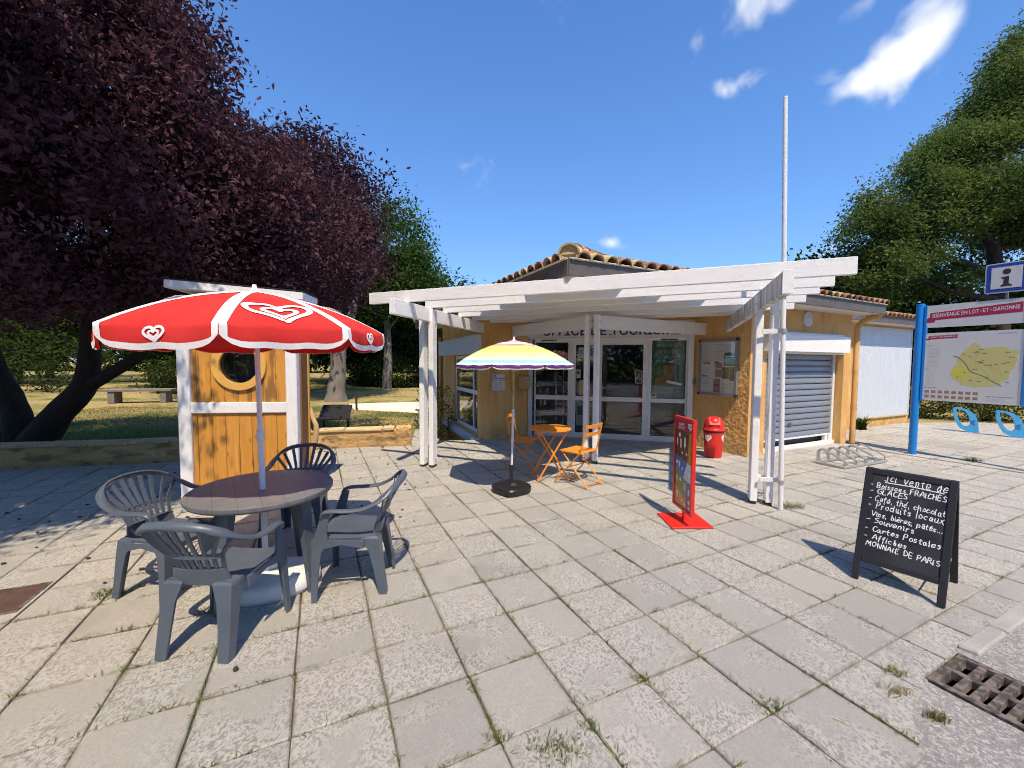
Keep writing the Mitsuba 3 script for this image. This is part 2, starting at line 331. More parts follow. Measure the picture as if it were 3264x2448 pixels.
# ---------------------------------------------------------------- the setting: ground, paving, kerb, road
u2, v2 = A_([ux, uy]), A_([-uy, ux])
def uvp(s, t, o=(0, 0)): return A_(o) + u2 * s + v2 * t
def P3(p, z=0.): return (p[0], p[1], z)
cl, dl = A_([-.65, 8.32]), A_([-.368, .930])
pit = Polygon([(-.60, 8.30), (-1.47, 8.27), tuple(A_([-1.47, 8.27]) + 4.0 * dl), tuple(cl + 4.0 * dl), tuple(cl + 3.8 * dl + [.2, 0]), (-.45, 8.42)])
KB = A_([2.53, 2.23])
pave = Polygon([(-11.2, 4.85), (-7.44, 5.86), (-5.3, 6.39), (-3.72, 7.26), (-1.95, 7.76), (-2.30, 9.6), (-1.95, 9.6), (-1.47, 8.27), (-.62, 8.30), (-.5, 8.6), (.5, 9.0), (3.7, 8.3),
                (4.4, 7.3), (6.3, 8.3), (7.0, 8.1), (6.9, 9.2), (8.6, 10.2), (10.9, 11.2), (13.2, 11.4), (15.5, 9.6), tuple(KB + u2 * 14), tuple(KB), (2.08, 1.96), (1.86, 1.80), (1.62, 1.50), (1.45, 1.05), (.6, .2), (-1.6, -.2), (-6, -.2), (-11.2, 1)])
HZ = sbox(-900, -900, 900, 900)
struct('ground', flat(HZ.difference(pit).difference(Polygon([tuple(uvp(s_, t_, (2.137, 2.006))) for s_, t_ in ((-.012, .012), (.422, .012), (.422, -.732), (-.012, -.732))])), -.034), 'dry_grass', 'dry yellow green lawn reaching back under the trees', cat_='lawn')
struct('paving_bed', flat(pave.difference(Polygon([tuple(uvp(s_, t_, (2.137, 2.006))) for s_, t_ in ((-.012, .012), (.422, .012), (.422, -.732), (-.012, -.732))])), -.022), 'joint_soil', 'dark soil showing in the joints of the paving', cat_='soil')
hole = Polygon([tuple(uvp(s_, t_, (2.137, 2.006))) for s_, t_ in ((-.012, .012), (.422, .012), (.422, -.732), (-.012, -.732))])
road = Polygon([tuple(KB + u2 * 14 + [0, -.02]), (2.04, 2.0), (1.82, 1.84), (1.58, 1.54), (1.41, 1.08), (.56, .24), (-1.6, -.16), (-9, -3), (-40, -6), (-40, -16), (60, -16), (60, 20)]).difference(hole)
struct('road', flat(road, -.014), 'gravel_asphalt', 'pale gravelly asphalt past the kerb', cat_='road')
gravel = Polygon([(-5.3, 13.6), (-6.3, 15.6), (-3.5, 16.6), (1, 17), (4, 16), (2, 12.4), (-2.6, 12.75)])
struct('gravel_path', flat(gravel.difference(pit.buffer(.1)), -.026), 'pale_gravel', 'pale gravel ground beyond the lawn', cat_='gravel')
struct('sunken_bed', flat(pit, -.76), 'joint_soil', 'lower ground behind the terrace edge along the window wall', cat_='soil')
px, py = A_(pit.exterior.coords).T
side = [[(px[i], py[i], -.76), (px[i + 1], py[i + 1], -.76), (px[i + 1], py[i + 1], -.03), (px[i], py[i], -.03)] for i in range(len(px) - 1)]
struct('terrace_edge', cat(*[tm(q, [[0, 1, 2], [0, 2, 3]]) for q in side]), 'concrete', 'concrete edge of the terrace above the lower ground', cat_='edging')

def cam_px(P):
    d = np.atleast_2d(P) - A_([0, 0, 1.6]); rt = math.cos(ROLL) * R0 + math.sin(ROLL) * U0
    z = d @ FW; k = 406.3
    return 512 + k * (d @ rt) / np.maximum(z, .05), 384 - k * (d @ UPV) / np.maximum(z, .05), z
labels['pavement'] = {'label': 'square grey concrete slabs with weedy joints in front of the building', 'kind': 'structure', 'category': 'paving'}
protos = []
for i in range(6):
    m = cbox(.391, .391, .045, .006); m.vertices += rng.uniform(-.0025, .0025, m.vertices.shape)
    m.apply_translation((0, 0, -.0225)); protos.append((m, mikit.ply(m, 'slab_concrete', smooth=False)))
full, border = [], []
manh = Polygon([tuple(uvp(a, b, (-3.42, 2.58))) for a, b in ((-.3, -.2), (.22, -.2), (.22, .2), (-.3, .2))])
for a in range(-26, 42):
    for b in range(-32, 24):
        q = [A_([GX, GY]) + SL * ((a + i) * u2 + (b + j) * v2) for i, j in ((0, 0), (1, 0), (1, 1), (0, 1))]
        pc = Polygon(q); c = pc.centroid
        sx, sy, z = cam_px(np.c_[A_(q), np.zeros(4)])
        if z.max() < .3 or (sx.max() < -900 or sx.min() > 1900 or sy.min() > 1500): continue
        r = pc.intersection(pave).area / pc.area
        if r < .06: continue
        bad = pc.intersects(hole) or pc.intersects(manh)
        ar = 0.
        if (z > .3).all():
            cx, cy = np.clip(sx, 0, 1024), np.clip(sy, 0, 768)
            ar = Polygon(list(zip(cx, cy))).area
        if r > .97 and not bad: full.append((ar, c.x, c.y))
        else:
            g = pc.buffer(-.005, join_style=2).intersection(pave).difference(hole).difference(manh)
            if g.area > .003: border.append(g)
full.sort(reverse=True)
rest = []
for i, (ar, x, y) in enumerate(full):
    M = rz(ANG + rng.normal(0, .004), (x + rng.normal(0, .0015), y + rng.normal(0, .0015), rng.uniform(-.004, .0005)))
    k = frame((0, 0, 0), (1, 0, rng.normal(0, .003)), (0, 1, rng.normal(0, .003)))
    M = M @ k @ rz(rng.integers(4) * math.pi / 2)
    p = protos[rng.integers(6)]
    if i < 292: part('pavement', 'slab', p[1], None, M=M)
    else: rest.append(xf(p[0], M))
for g in border: rest.append(ext(g, .04, -.042 + rng.uniform(-.003, 0)))
k = part('pavement', 'far_slabs', cat(*rest), 'slab_concrete'); labels[k] = {'kind': 'stuff'}

labels['kerb'] = {'label': 'line of pale concrete kerbstones between the paving and the road', 'kind': 'structure', 'category': 'kerb'}
t = .03
while t < 14:
    L = .42 if t < .1 else .98
    m = bx(0, L, -.085, 0, -.1, .006, .008); m.vertices += rng.uniform(-.003, .003, m.vertices.shape)
    part('kerb', 'kerbstone', m, 'concrete', M=rz(ANG, P3(KB + u2 * t)))
    t += L + .012

# channel joint between the two pavings on the right
k = struct('paving_channel', bar((6.62, 7.86, -.004), (9.2, 3.1, -.004), .045, .02, .003), 'joint_soil', 'dark straight joint crossing the paving beside the blue post', cat_='joint')

# drain grate in the kerb line
dg = thing('drain_grate', 'rusty cast iron drain grate with two rows of slots at the road edge', 'drain grate')
M = rz(ANG, (2.137, 2.006, 0))
W, Lg = .41, .72
fr = sbox(0, -Lg, W, 0).difference(sbox(.035, -Lg + .035, W - .035, -.035))
part(dg, 'frame', ext(fr, .05, -.055), 'rusty_iron', M=M)
for i in range(11):
    y = -.035 - (i + .5) * (Lg - .07) / 11
    if i < 10: part(dg, 'bar', bx(.03, W - .03, y - (Lg - .07) / 22 - .017, y - (Lg - .07) / 22 + .014, -.05, -.007, .003), 'rusty_iron', M=M)
part(dg, 'centre_bar', bx(W / 2 - .017, W / 2 + .017, -Lg + .03, -.03, -.05, -.005, .003), 'rusty_iron', M=M)
sm = bx(-.008, W + .008, -Lg - .008, .008, -.42, -.018, .001); sm = ext(sbox(-.01, -Lg - .01, W + .01, .01).difference(sbox(-.004, -Lg - .004, W + .004, .004)), .40, -.43)
part(dg, 'sump', cat(sm, bx(-.01, W + .01, -Lg - .01, .01, -.46, -.431, .001)), 'black_void', M=M)
mc = thing('manhole_cover', 'reddish rusty patterned plate let into the paving by the plum tree shade', 'manhole cover')
part(mc, 'plate', ext(manh.buffer(-.012, join_style=2), .03, -.032), 'rust_red')
part(mc, 'rim', ext(manh.buffer(-.001, join_style=2).difference(manh.buffer(-.016, join_style=2)), .04, -.038), 'rusty_iron')

# low garden wall
def offset_line(pts, d):
    pts = A_(pts, float); out = []
    for i in range(len(pts)):
        t = pts[min(i + 1, len(pts) - 1)] - pts[max(i - 1, 0)]; t /= np.linalg.norm(t)
        out.append(pts[i] + d * A_([-t[1], t[0]]))
    return A_(out)
lwp = smoothline([(-11.2, 4.82, 0), (-7.44, 5.83, 0), (-5.3, 6.36, 0), (-3.72, 7.23, 0), (-1.95, 7.73, 0)], 5)[:, :2]
lw = thing('garden_wall', 'low ochre rendered garden wall with stone coping along the lawn', 'wall')
part(lw, 'body', ext(Polygon(list(map(tuple, lwp)) + list(map(tuple, offset_line(lwp, .24)[::-1]))), .34, -.04), 'garden_render')
D = np.r_[0, np.cumsum(np.hypot(*np.diff(lwp, axis=0).T))]
def along(s): return A_([np.interp(s, D, lwp[:, 0]), np.interp(s, D, lwp[:, 1])])
s = .1
while s < D[-1] - .32:
    L = min(rng.uniform(.5, .72), D[-1] - s - .28)
    if L < .2: break
    a, b = along(s), along(s + L - .012); d = (b - a) / np.linalg.norm(b - a); n = A_([-d[1], d[0]])
    m = bar(P3(a + n * .12, .325), P3(b + n * .12, .325 + rng.normal(0, .003)), .31, .05, .012)
    m.vertices += rng.uniform(-.005, .005, m.vertices.shape)
    part(lw, 'coping_stone', m, 'coping'); s += L
a, b = along(D[-1] - .26), along(D[-1]); d = (b - a) / np.linalg.norm(b - a); n = A_([-d[1], d[0]])
part(lw, 'end_pier', bar(P3(a + n * .12, .165), P3(b + n * .12 + d * .03, .165), .30, .39, .02), 'garden_render')

# ---------------------------------------------------------------- the tourist office
def WF(o, d): return frame((o[0], o[1], o[2] if len(o) > 2 else 0), (d[0], d[1], 0), (0, 0, 1))
office = thing('tourist_office', 'ochre single storey office with clay tile roof and glazed corner entrance', 'building')
c1 = A_([4.03, 6.89]); PLd, PR = A_([.346, 8.79]), A_([3.55, 7.945])
dw = (PR - PLd) / np.linalg.norm(PR - PLd); LD = float(np.linalg.norm(PR - PLd))
db = (c1 - PR) / np.linalg.norm(c1 - PR); LB = float(np.linalg.norm(c1 - PR))
FWIN = cl + 3.7 * dl
WT = 2.583
def wall(o, d, s0, s1, z0, z1, holes, m, th=.2, name='wall'):
    poly = sbox(s0, z0, s1, z1)
    for h in holes: poly = poly.difference(sbox(*h))
    return part(office, name, ext(poly, th, -th), m, M=WF(o, d))
wall(FWIN, -dl, 0, 3.70, -.77, WT, [(1.42, .06, 3.61, 1.76)], 'ochre_render')
wall(cl, u2, .004, 1.1, -.1, WT, [], 'ochre_render', .18)
wall(PLd, dw, .0, LD, 2.455, WT, [], 'ochre_render', .2)
wall(PR, db, 0, LB - .004, -.1, WT, [], 'ochre_render', .2)
gx, gz = np.meshgrid(np.linspace(.0, LB - .006, 150), np.linspace(-.02, WT - .002, 330))
q_ = np.stack([gx * 27 + 3, gz * 27, gx * 0], -1); q_ = q_ + (meshkit.fbm(q_ * .5, 2, 4)[..., None] - .5) * 2.2
rg = meshkit.fbm(q_ * .95, 2, 21); ht = .003 + .006 * np.clip((rg - .42) / .14, 0, 1) + .003 * meshkit.fbm(q_ * 3, 2, 3)
V_ = np.stack([gx, gz, ht], -1).reshape(-1, 3); i_ = (np.arange(329)[:, None] * 150 + np.arange(149)).reshape(-1, 1)
part(office, 'roughcast_coat', tm(V_, np.vstack([i_ + [0, 1, 151], i_ + [0, 151, 150]])), 'ochre_render', smooth=True, M=WF(PR, db))
wall(c1, u2, 0, 3.1, -.12, WT, [(.45, -.05, 2.88, 1.8)], 'ochre_render', .28)
wall(c1 + u2 * 3.1, v2, .28, 4.5, -.12, WT, [], 'ochre_render')
# the inside: rear walls, floor, ceiling
RB = c1 + u2 * 3.0 + v2 * 4.6; LBk = FWIN + v2 * .5
room = Polygon([tuple(FWIN), tuple(cl), tuple(PLd), tuple(PR), tuple(c1), tuple(c1 + u2 * 3.0), tuple(RB), tuple(LBk)])
inner = room.buffer(-.21, join_style=2)
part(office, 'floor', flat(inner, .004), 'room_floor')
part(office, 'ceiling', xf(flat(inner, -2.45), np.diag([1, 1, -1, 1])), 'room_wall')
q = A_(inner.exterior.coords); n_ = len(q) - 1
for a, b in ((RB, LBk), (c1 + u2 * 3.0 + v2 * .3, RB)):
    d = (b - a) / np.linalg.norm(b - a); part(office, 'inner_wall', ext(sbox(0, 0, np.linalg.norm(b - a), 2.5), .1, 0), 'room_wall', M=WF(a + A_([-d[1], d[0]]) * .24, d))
# terrace side window
def glazing(root, M, s0, s1, z0, z1, cells, m='white_pvc', th=.05, z_off=-.1, name='window', gas=True):
    k = part(root, name, ext(sbox(s0, z0, s1, z1).difference(unary_union([sbox(*c) for c in cells])), th, z_off), m, M=M)
    for c in cells:
        if gas: scene[key_for(f'{k}__gasket')] = {**mikit.ply(ext(sbox(*c).difference(sbox(c[0] + .012, c[1] + .012, c[2] - .012, c[3] - .012)), .02, z_off + .018), 'dark_gasket'), 'to_world': T(M.tolist())}
        kk = key_for(f'{k}__pane')
        v = tm([[c[0], c[1], z_off + .025], [c[2], c[1], z_off + .025], [c[2], c[3], z_off + .025], [c[0], c[3], z_off + .025]], [[0, 1, 2], [0, 2, 3]])
        scene[kk] = {**mikit.ply(v, 'glass'), 'to_world': T(M.tolist())}
    return k
MW = WF(FWIN, -dl)
glazing(office, MW, 1.43, 3.60, .07, 1.75, [(1.52, .99, 2.99, 1.67), (1.52, .16, 2.99, .90), (3.07, .99, 3.53, 1.67), (3.07, .16, 3.53, .90)])
part(office, 'window_sill', bx(.6, 3.66, -.12, -.0, -.02, .13), 'board_blue', M=MW)
part(office, 'fascia_panel', bx(.06, 3.79, 1.775, 2.135, .003, .13), 'board_blue', M=MW)
part(office, 'fascia_cap', bx(.04, 3.81, 2.137, 2.16, .0, .145), 'board_blue', M=MW)
dp = tube([(0.03, -.7, .075), (0.03, 2.3, .075)], .042, 12); part(office, 'downpipe', dp, 'ochre_render', smooth=40, M=MW)
for z in (.45, 1.45): part(office, 'pipe_collar', tube([(0.03, z, .075), (0.03, z + .05, .075)], .052, 12), 'ochre_render', smooth=40, M=MW)
# glazed entrance: fixed light, two leaves, fixed light
MD = WF(PLd, dw)
ent = thing('entrance_front', 'white framed glass entrance doors with side lights below the blue lettering', 'entrance')
part(ent, 'jamb', bx(.004, .095, 0, 2.1, -.14, .012), 'board_blue', M=MD)
part(ent, 'dark_reveal', bx(.097, .128, 0, 2.1, -.14, -.02), 'dark_gasket', M=MD)
glazing(ent, MD, .13, .905, .02, 2.1, [(.16, .905, .855, 2.03), (.16, .135, .855, .81)], name='side_light')
glazing(ent, MD, .908, 1.482, .02, 2.098, [(1.02, .90, 1.425, 1.975), (1.02, .133, 1.425, .808)], name='door', z_off=-.085)
dr_ = glazing(ent, MD, 1.486, 2.468, .02, 2.098, [(1.56, .90, 2.37, 1.975), (1.56, .133, 2.37, .808)], name='door', z_off=-.085)
glazing(ent, MD, 2.472, 3.20, .02, 2.1, [(2.535, .89, 3.175, 2.056), (2.535, .13, 3.175, .81)], name='side_light')
part(ent, 'handle', cat(bx(1.51, 1.53, .98, 1.14, -.036, -.02), tube([(1.52, 1.09, -.03), (1.52, 1.09, .012), (1.64, 1.09, .014)], .009, 8)), 'white_metal', M=MD)
for s, z in ((.93, 1.86), (.93, .24), (2.47, 1.86), (2.47, .20)): part(ent, 'hinge', tube([(s, z - .05, -.02), (s, z + .05, -.02)], .013, 8), 'white_pvc', M=MD)
part(ent, 'pillar', bx(3.203, LD - .01, 0, 2.15, -.16, .05), 'white_pvc', M=MD)
part(ent, 'head_panel', bx(.0, LD, 2.115, 2.452, -.16, .02), 'white_pvc', M=MD)
part(ent, 'head_rail', bx(.1, 3.25, 2.098, 2.125, -.12, .035), 'white_pvc', M=MD)
for s in (.45, 2.86): part(ent, 'vent', bx(s - .16, s + .16, 2.066, 2.086, -.05, -.03), 'dark_gasket', M=MD)
part(ent, 'threshold', bx(.0, LD, -.04, .016, -.2, .10), 'concrete', M=MD)
def text(t, h, M, m, parent, name='lettering', bold=True, depth=.0025, width=None, center=False):
    tmx = meshkit.text_mesh(t, h, depth, bold)
    if width: tmx.apply_scale([width / tmx.extents[0], 1, 1])
    if center: tmx.apply_translation((-tmx.bounds[:, 0].mean(), 0, 0))
    return part(parent, name, xf(tmx, M), m)
def at(M, x, y, z=0.): 
    Q = np.eye(4); Q[:3, 3] = (x, y, z); return M @ Q
lt = meshkit.text_mesh('OFFICE DE TOURISME', .17, .004, True); lt.apply_scale([2.75 / lt.extents[0], 1, 1])
ser = [bx(x - .03, x + .03, -.004, .012, 0, .004, .001) for x in (.36, .50, .545, 1.42, 2.0, 2.12, 2.2)]
part(ent, 'lettering', xf(cat(lt, *ser), at(MD, .30, 2.175, .021)), 'navy', label='dark blue capital letters half hidden behind the pergola beams')
# shutter and its surround
MS = WF(c1, u2)
sh = thing('roller_shutter', 'grey metal roller shutter drawn down to just above the step', 'roller shutter')
N = 14
for i in range(N):
    z0 = .20 + i * (1.6 / N); z1 = z0 + 1.6 / N
    prof = [(-.19, z0 + .002), (-.155, z0 + .004), (-.150, z0 + .03), (-.158, z0 + .075), (-.172, z1 - .012), (-.19, z1 - .004)]
    m = xf(ext(Polygon(prof), 2.31), A_([[0, 0, 1, .51], [0, 1, 0, 0], [1, 0, 0, 0], [0, 0, 0, 1.]]))
    if m.volume < 0: m.invert()
    part(sh, 'slat', m, 'shutter_metal', M=MS)
part(sh, 'bottom_rail', bx(.51, 2.82, .17, .205, -.19, -.148), 'white_metal', M=MS)
part(sh, 'guide', bx(2.80, 2.87, .0, 1.79, -.20, -.135), 'white_metal', M=MS)
part(sh, 'guide', bx(.455, .525, .0, 1.79, -.20, -.135), 'white_metal', M=MS)
part(sh, 'lock', cat(tube([(1.45, .485, -.15), (1.45, .485, -.12)], .035, 14), tube([(1.36, .50, -.125), (1.45, .485, -.12)], .010, 8)), 'steel_grey', M=MS)
part(sh, 'stop', bx(2.70, 2.79, .03, .21, -.145, -.11, .02), 'white_metal', M=MS)
part(office, 'service_sill', bx(.45, 2.88, -.03, .06, -.19, -.10), 'white_pvc', M=MS)
part(office, 'service_post', bx(2.60, 2.69, .06, .2, -.19, -.13), 'white_pvc', M=MS)
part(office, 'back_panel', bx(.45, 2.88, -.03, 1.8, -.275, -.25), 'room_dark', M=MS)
part(office, 'fascia_panel', bx(.30, 2.83, 1.825, 2.135, .003, .125), 'sheet_white', M=MS)
part(office, 'fascia_cap', bx(.30, 2.68, 2.137, 2.172, .0, .09), 'white_metal', M=MS)
part(office, 'shutter_box', bx(.45, 2.88, 1.79, 1.822, -.16, .002), 'white_pvc', M=MS)
lm = thing('wall_lamp', 'round white bulkhead lamp above the shutter', 'wall lamp')
def disc(r0, r1, d, dome=0.):
    return lathe([(0, 0), (r0, 0), (r0, d * .5), (r1, d), (r1 * .6, d + dome * .7), (0, d + dome)], 28)
part(lm, 'ring', lathe([(.10, 0), (.145, 0), (.14, .035), (.115, .04), (.10, .03)], 32), 'lamp_white', smooth=40, M=at(MS, 1.565, 2.43, .002))
part(lm, 'glass', disc(.115, .105, .03, .03), 'board_blue', smooth=50, M=at(MS, 1.565, 2.43, .002))
MP = at(MS, 3.20, 0, .06)
part(office, 'downpipe', tube([(0, -.08, 0), (0, 2.22, 0)], .048, 14), 'ochre_render', smooth=40, M=MP)
for z in (-.05, .70, 1.42): part(office, 'pipe_collar', cat(*[tube([(0, z + e, 0), (0, z + e + .025, 0)], .057, 14) for e in (0, .055)]), 'ochre_render', smooth=40, M=MP)
part(office, 'spout', tube(smoothline([(0, 2.22, 0), (.0, 2.36, .01), (.05, 2.47, .08), (.14, 2.55, .24), (.18, 2.62, .30)], 4), np.linspace(.048, .062, 17), 12), 'ochre_render', smooth=40, M=MP)
# roof: hipped corner with clay tiles
C = A_([.62, 4.60]); rR, rL = A_([.891, .454]), A_([-.423, .906]); rR, rL = rR / np.linalg.norm(rR), rL / np.linalg.norm(rL)
nR, nL = A_([-rR[1], rR[0]]), A_([rL[1], -rL[0]]); LR, LL, ZE = 7.45, 8.2, 2.76
sl = math.tan(math.radians(16.5)); E1, E2 = C + rR * LR, C + rL * LL
hip = (nR + nL); dep = 3.6
H = C + hip / (hip @ nR) * dep
R1, L1 = E1 + nR * dep, E2 + nL * dep; ZR = ZE + sl * dep
roofk = part(office, 'roof', cat(tm([P3(C, ZE), P3(E1, ZE), P3(R1, ZR), P3(H, ZR)], [[0, 1, 2], [0, 2, 3]]), tm([P3(C, ZE), P3(H, ZR), P3(L1, ZR), P3(E2, ZE)], [[0, 1, 2], [0, 2, 3]]),
                                tm([P3(H, ZR), P3(R1, ZR), P3(R1 + nR * dep, ZE), P3(L1 + nL * dep, ZE), P3(L1, ZR)], [[0, 1, 2], [0, 2, 3], [0, 3, 4]])), 'terracotta')
part(office, 'soffit', ext(Polygon([tuple(x) for x in (C + (nR + nL) * .02, E1 + nR * .02, E1 + nR * 2.4, PR + [0.5, .9], PLd + [.3, .5], FWIN + [.4, .2], E2 + nL * .02)]), .02, WT + .004), 'soffit')
for a, b, n in ((C, E1, nR), (C, E2, nL)):
    part(office, 'fascia', bar(P3(a, 2.668), P3(b, 2.668), .03, .175), 'fascia_grey')
    part(office, 'eave_trim', bar(P3(a - n * .025, 2.762), P3(b - n * .025, 2.762), .05, .014), 'soffit')
part(office, 'verge', bar(P3(E1 + rR * .01, 2.69), P3(R1 + rR * .01, 2.69 + sl * dep), .03, .22), 'fascia_grey')
def tilemesh(r0=.098, r1=.078, L=.44, th=.014, n=9):
    a = np.linspace(0, math.pi, n); V = []
    for y, r in ((0, r0), (L, r1)):
        for rr in (r, r - th):
            V += [[rr * math.cos(t), y, rr * math.sin(t) * .95] for t in a]
    F = []
    for i in range(n - 1):
        o0, i0, o1, i1 = i, n + i, 2 * n + i, 3 * n + i
        F += [[o0, o0 + 1, o1 + 1], [o0, o1 + 1, o1], [i0, i1 + 1, i0 + 1], [i0, i1, i1 + 1], [o0, i0 + 1, o0 + 1], [o0, i0, i0 + 1]]
    return tm(V, A_(F)[:, ::-1])
tl = mikit.ply(tilemesh(), 'terracotta', smooth=50); tll = mikit.ply(tilemesh(), 'lichen_tile', smooth=50)
courses = []
for (o, d, n, L) in ((C, rR, nR, LR), (C, -rL, nL, LL)):
    ca, sa = math.cos(math.radians(16.5)), math.sin(math.radians(16.5))
    yv = A_([n[0] * ca, n[1] * ca, sa]); dv = A_([d[0], d[1], 0])
    nt = int(L / .205)
    for i in range(nt):
        s = .17 + i * .205 + rng.normal(0, .006); s = s if d is rR or (d == rR).all() else -s
        for j in range(2):
            if j * .36 > abs(s) * .9: continue
            e = A_([*(o + d * s), ZE + .012]) + yv * (-.06 + j * .36) + A_([0, 0, j * .01])
            M = frame(e, dv + yv * rng.normal(0, .03), yv)
            part(roofk, 'tile', tll if rng.random() < .12 else tl, None, M=M)
        lo, hi = .62, min(3.4, abs(s) * 1.0)
        if hi > lo + .2:
            e = A_([*(o + d * s), ZE + .02]) + yv * lo
            courses.append(xf(tilemesh(.09, .09, (hi - lo) / ca, .012, 6), frame(e, dv, yv)))
pass
k = part(roofk, 'tile_courses', cat(*courses), 'terracotta', smooth=50); labels[k] = {'kind': 'stuff'}
hv = A_([*(H - C), ZR - ZE]); hv /= np.linalg.norm(hv); sx_ = A_([-hv[1], hv[0], 0]); sx_ = -sx_ / np.linalg.norm(sx_)
hc = mikit.ply(tilemesh(.125, .105, .46, .02, 12), 'terracotta', smooth=50); hcl = mikit.ply(tilemesh(.128, .11, .46, .02, 12), 'lichen_tile', smooth=50)
for i in range(12):
    part(roofk, 'hip_tile', hcl if i in (0, 4) else hc, None, M=frame(A_([*C, ZE + .055]) + hv * (.02 + i * .36) + A_([0, 0, .02 * (i % 2)]), sx_, hv))
part(roofk, 'mortar_face', ext(Polygon([(.112 * math.cos(t), .112 * math.sin(t) * .95) for t in np.linspace(0, math.pi, 18)]), .03, -.05), 'lichen_tile', M=frame(A_([*C, ZE + .055]) + hv * .02, sx_, (0, 0, 1)) )
part(roofk, 'mortar', bar(A_([*C, ZE + .05]) + hv * .06, A_([*C, ZE + .05]) + hv * 4.2, .2, .10, .02), 'coping')
# annexe behind
an = thing('annexe', 'lower pale boarded annexe behind the downpipe with its own tile roof', 'building')
ao = A_([8.49, 10.06])
MA = WF(ao, u2)
part(an, 'wall', ext(sbox(-2.2, -.1, 2.85, 2.66), .2, -.2), 'ochre_render', M=MA)
part(an, 'side_wall', ext(sbox(-6, -.1, -.2, 2.66), .2, -.2), 'ochre_render', M=WF(ao + u2 * 2.85, -v2) @ np.diag([1, 1, 1, 1.]))
for i in range(15):
    a = .10 + i * .1745
    part(an, 'board', bx(a, a + .170, .25, 2.56, .004, .035, .004), 'board_blue', M=MA)
part(an, 'trim', bx(.06, .098, .22, 2.58, .003, .045), 'board_blue', M=MA); part(an, 'trim', bx(2.72, 2.76, .22, 2.58, .003, .045), 'board_blue', M=MA)
part(an, 'base_trim', bx(.06, 2.76, .215, .248, .003, .05), 'coping', M=MA)
part(an, 'fascia', bx(-2.2, 3.2, 2.62, 2.76, .36, .39), 'fascia_grey', M=MA)
part(an, 'soffit', bx(-2.2, 3.2, 2.62, 2.64, -.1, .36), 'soffit', M=MA)
ar = part(an, 'roof', tm([(-2.2, 2.76, .40), (3.2, 2.76, .40), (3.2, 3.66, -3.), (-2.2, 3.66, -3.)], [[0, 1, 2], [0, 2, 3]]), 'terracotta', M=MA)
for i in range(24):
    for j in range(2):
        s = -1.9 + i * .21 + rng.normal(0, .006)
        M = MA @ frame((s, 2.775 + j * .095 + .01 * j, .45 - j * .36), (1, 0, 0), (0, .255, -.967))
        part(ar, 'tile', tll if rng.random() < .3 else tl, None, M=M)
k = part(ar, 'tile_courses', cat(*[xf(tilemesh(.09, .09, 2.7, .012, 6), MA @ frame((-1.9 + i * .21, 2.95, -.2), (1, 0, 0), (0, .255, -.967))) for i in range(24)]), 'terracotta', smooth=50); labels[k] = {'kind': 'stuff'}

# things on the walls
MB = WF(PR, db) @ np.array([[1, 0, 0, 0], [0, 1, 0, 0], [0, 0, 1, .014], [0, 0, 0, 1.]])
nb = thing('notice_board', 'glazed grey aluminium notice board with pinned papers beside the entrance', 'notice board')
a0, a1, b0, b1 = .18, .955, 1.04, 2.03
part(nb, 'back', bx(a0, a1, b0, b1, .002, .03), 'paper', M=MB)
part(nb, 'frame', ext(sbox(a0 - .012, b0 - .012, a1 + .012, b1 + .012).difference(sbox(a0 + .03, b0 + .03, a1 - .03, b1 - .03)), .055, .003), 'steel_grey', M=MB)
for s, z in ((a0, b0), (a1, b0), (a0, b1), (a1, b1)): part(nb, 'corner', cbox(.05, .05, .062, .008, (s, z, .034)), 'dark_gasket', M=MB)
def sheet(parent, x0, x1, z0, z1, m, M, zo, th=.0016, name='sheet', label=None): return part(parent, name, bx(x0, x1, z0, z1, zo, zo + th, .0005), m, M=M, label=label)
def lines(parent, x0, x1, z0, z1, n, m, M, zo, fill=.45, seed=0):
    r = np.random.default_rng(seed); ms = []; h = (z1 - z0) / n
    for i in range(n):
        x = x0; z = z1 - (i + .5) * h; xe = x1 - r.uniform(0, .25) * (x1 - x0)
        while x < xe - .004:
            w = min(r.uniform(.02, .12) * (x1 - x0), xe - x); ms.append(bx(x, x + w, z - h * fill / 2, z + h * fill / 2, zo, zo + .001, .0001)); x += w + h * .35
    return part(parent, 'text_lines', cat(*ms), m, M=M)
for (x0, x1, z0, z1, m) in ((.23, .45, 1.60, 1.96, 'paper'), (.48, .74, 1.62, 1.98, 'sign_white'), (.23, .46, 1.12, 1.56, 'sign_white'), (.70, .92, 1.56, 1.80, 'green_print'), (.52, .66, 1.36, 1.62, 'print_brown'), (.67, .80, 1.33, 1.54, 'print_dark'), (.81, .92, 1.30, 1.54, 'print_dark'), (.49, .63, 1.08, 1.33, 'print_brown'), (.66, .9, 1.07, 1.28, 'paper')):
    sheet(nb, x0, x1, z0, z1, m, MB, .031)
for i, (x0, x1, z0, z1) in enumerate(((.24, .44, 1.62, 1.94), (.5, .72, 1.66, 1.96), (.24, .45, 1.14, 1.54), (.67, .89, 1.09, 1.26))): lines(nb, x0, x1, z0, z1, 12, 'print_grey', MB, .034, .3, i)
for x0, z0, w in ((.25, 1.60, .16), (.50, 1.62, .09), (.25, 1.36, .10), (.72, 1.72, .18), (.53, 1.5, .12), (.5, 1.2, .11)): sheet(nb, x0, x0 + w, z0, z0 + .022, 'print_dark' if x0 < .52 else 'paper', MB, .0345, name='heading')
kk = part(nb, 'pane', tm([[a0 + .03, b0 + .03, .05], [a1 - .03, b0 + .03, .05], [a1 - .03, b1 - .03, .05], [a0 + .03, b1 - .03, .05]], [[0, 1, 2], [0, 2, 3]]), 'glass', M=MB)
bb = thing('bell_box', 'small grey bell box on the ochre wall beside the white pillar', 'door bell')
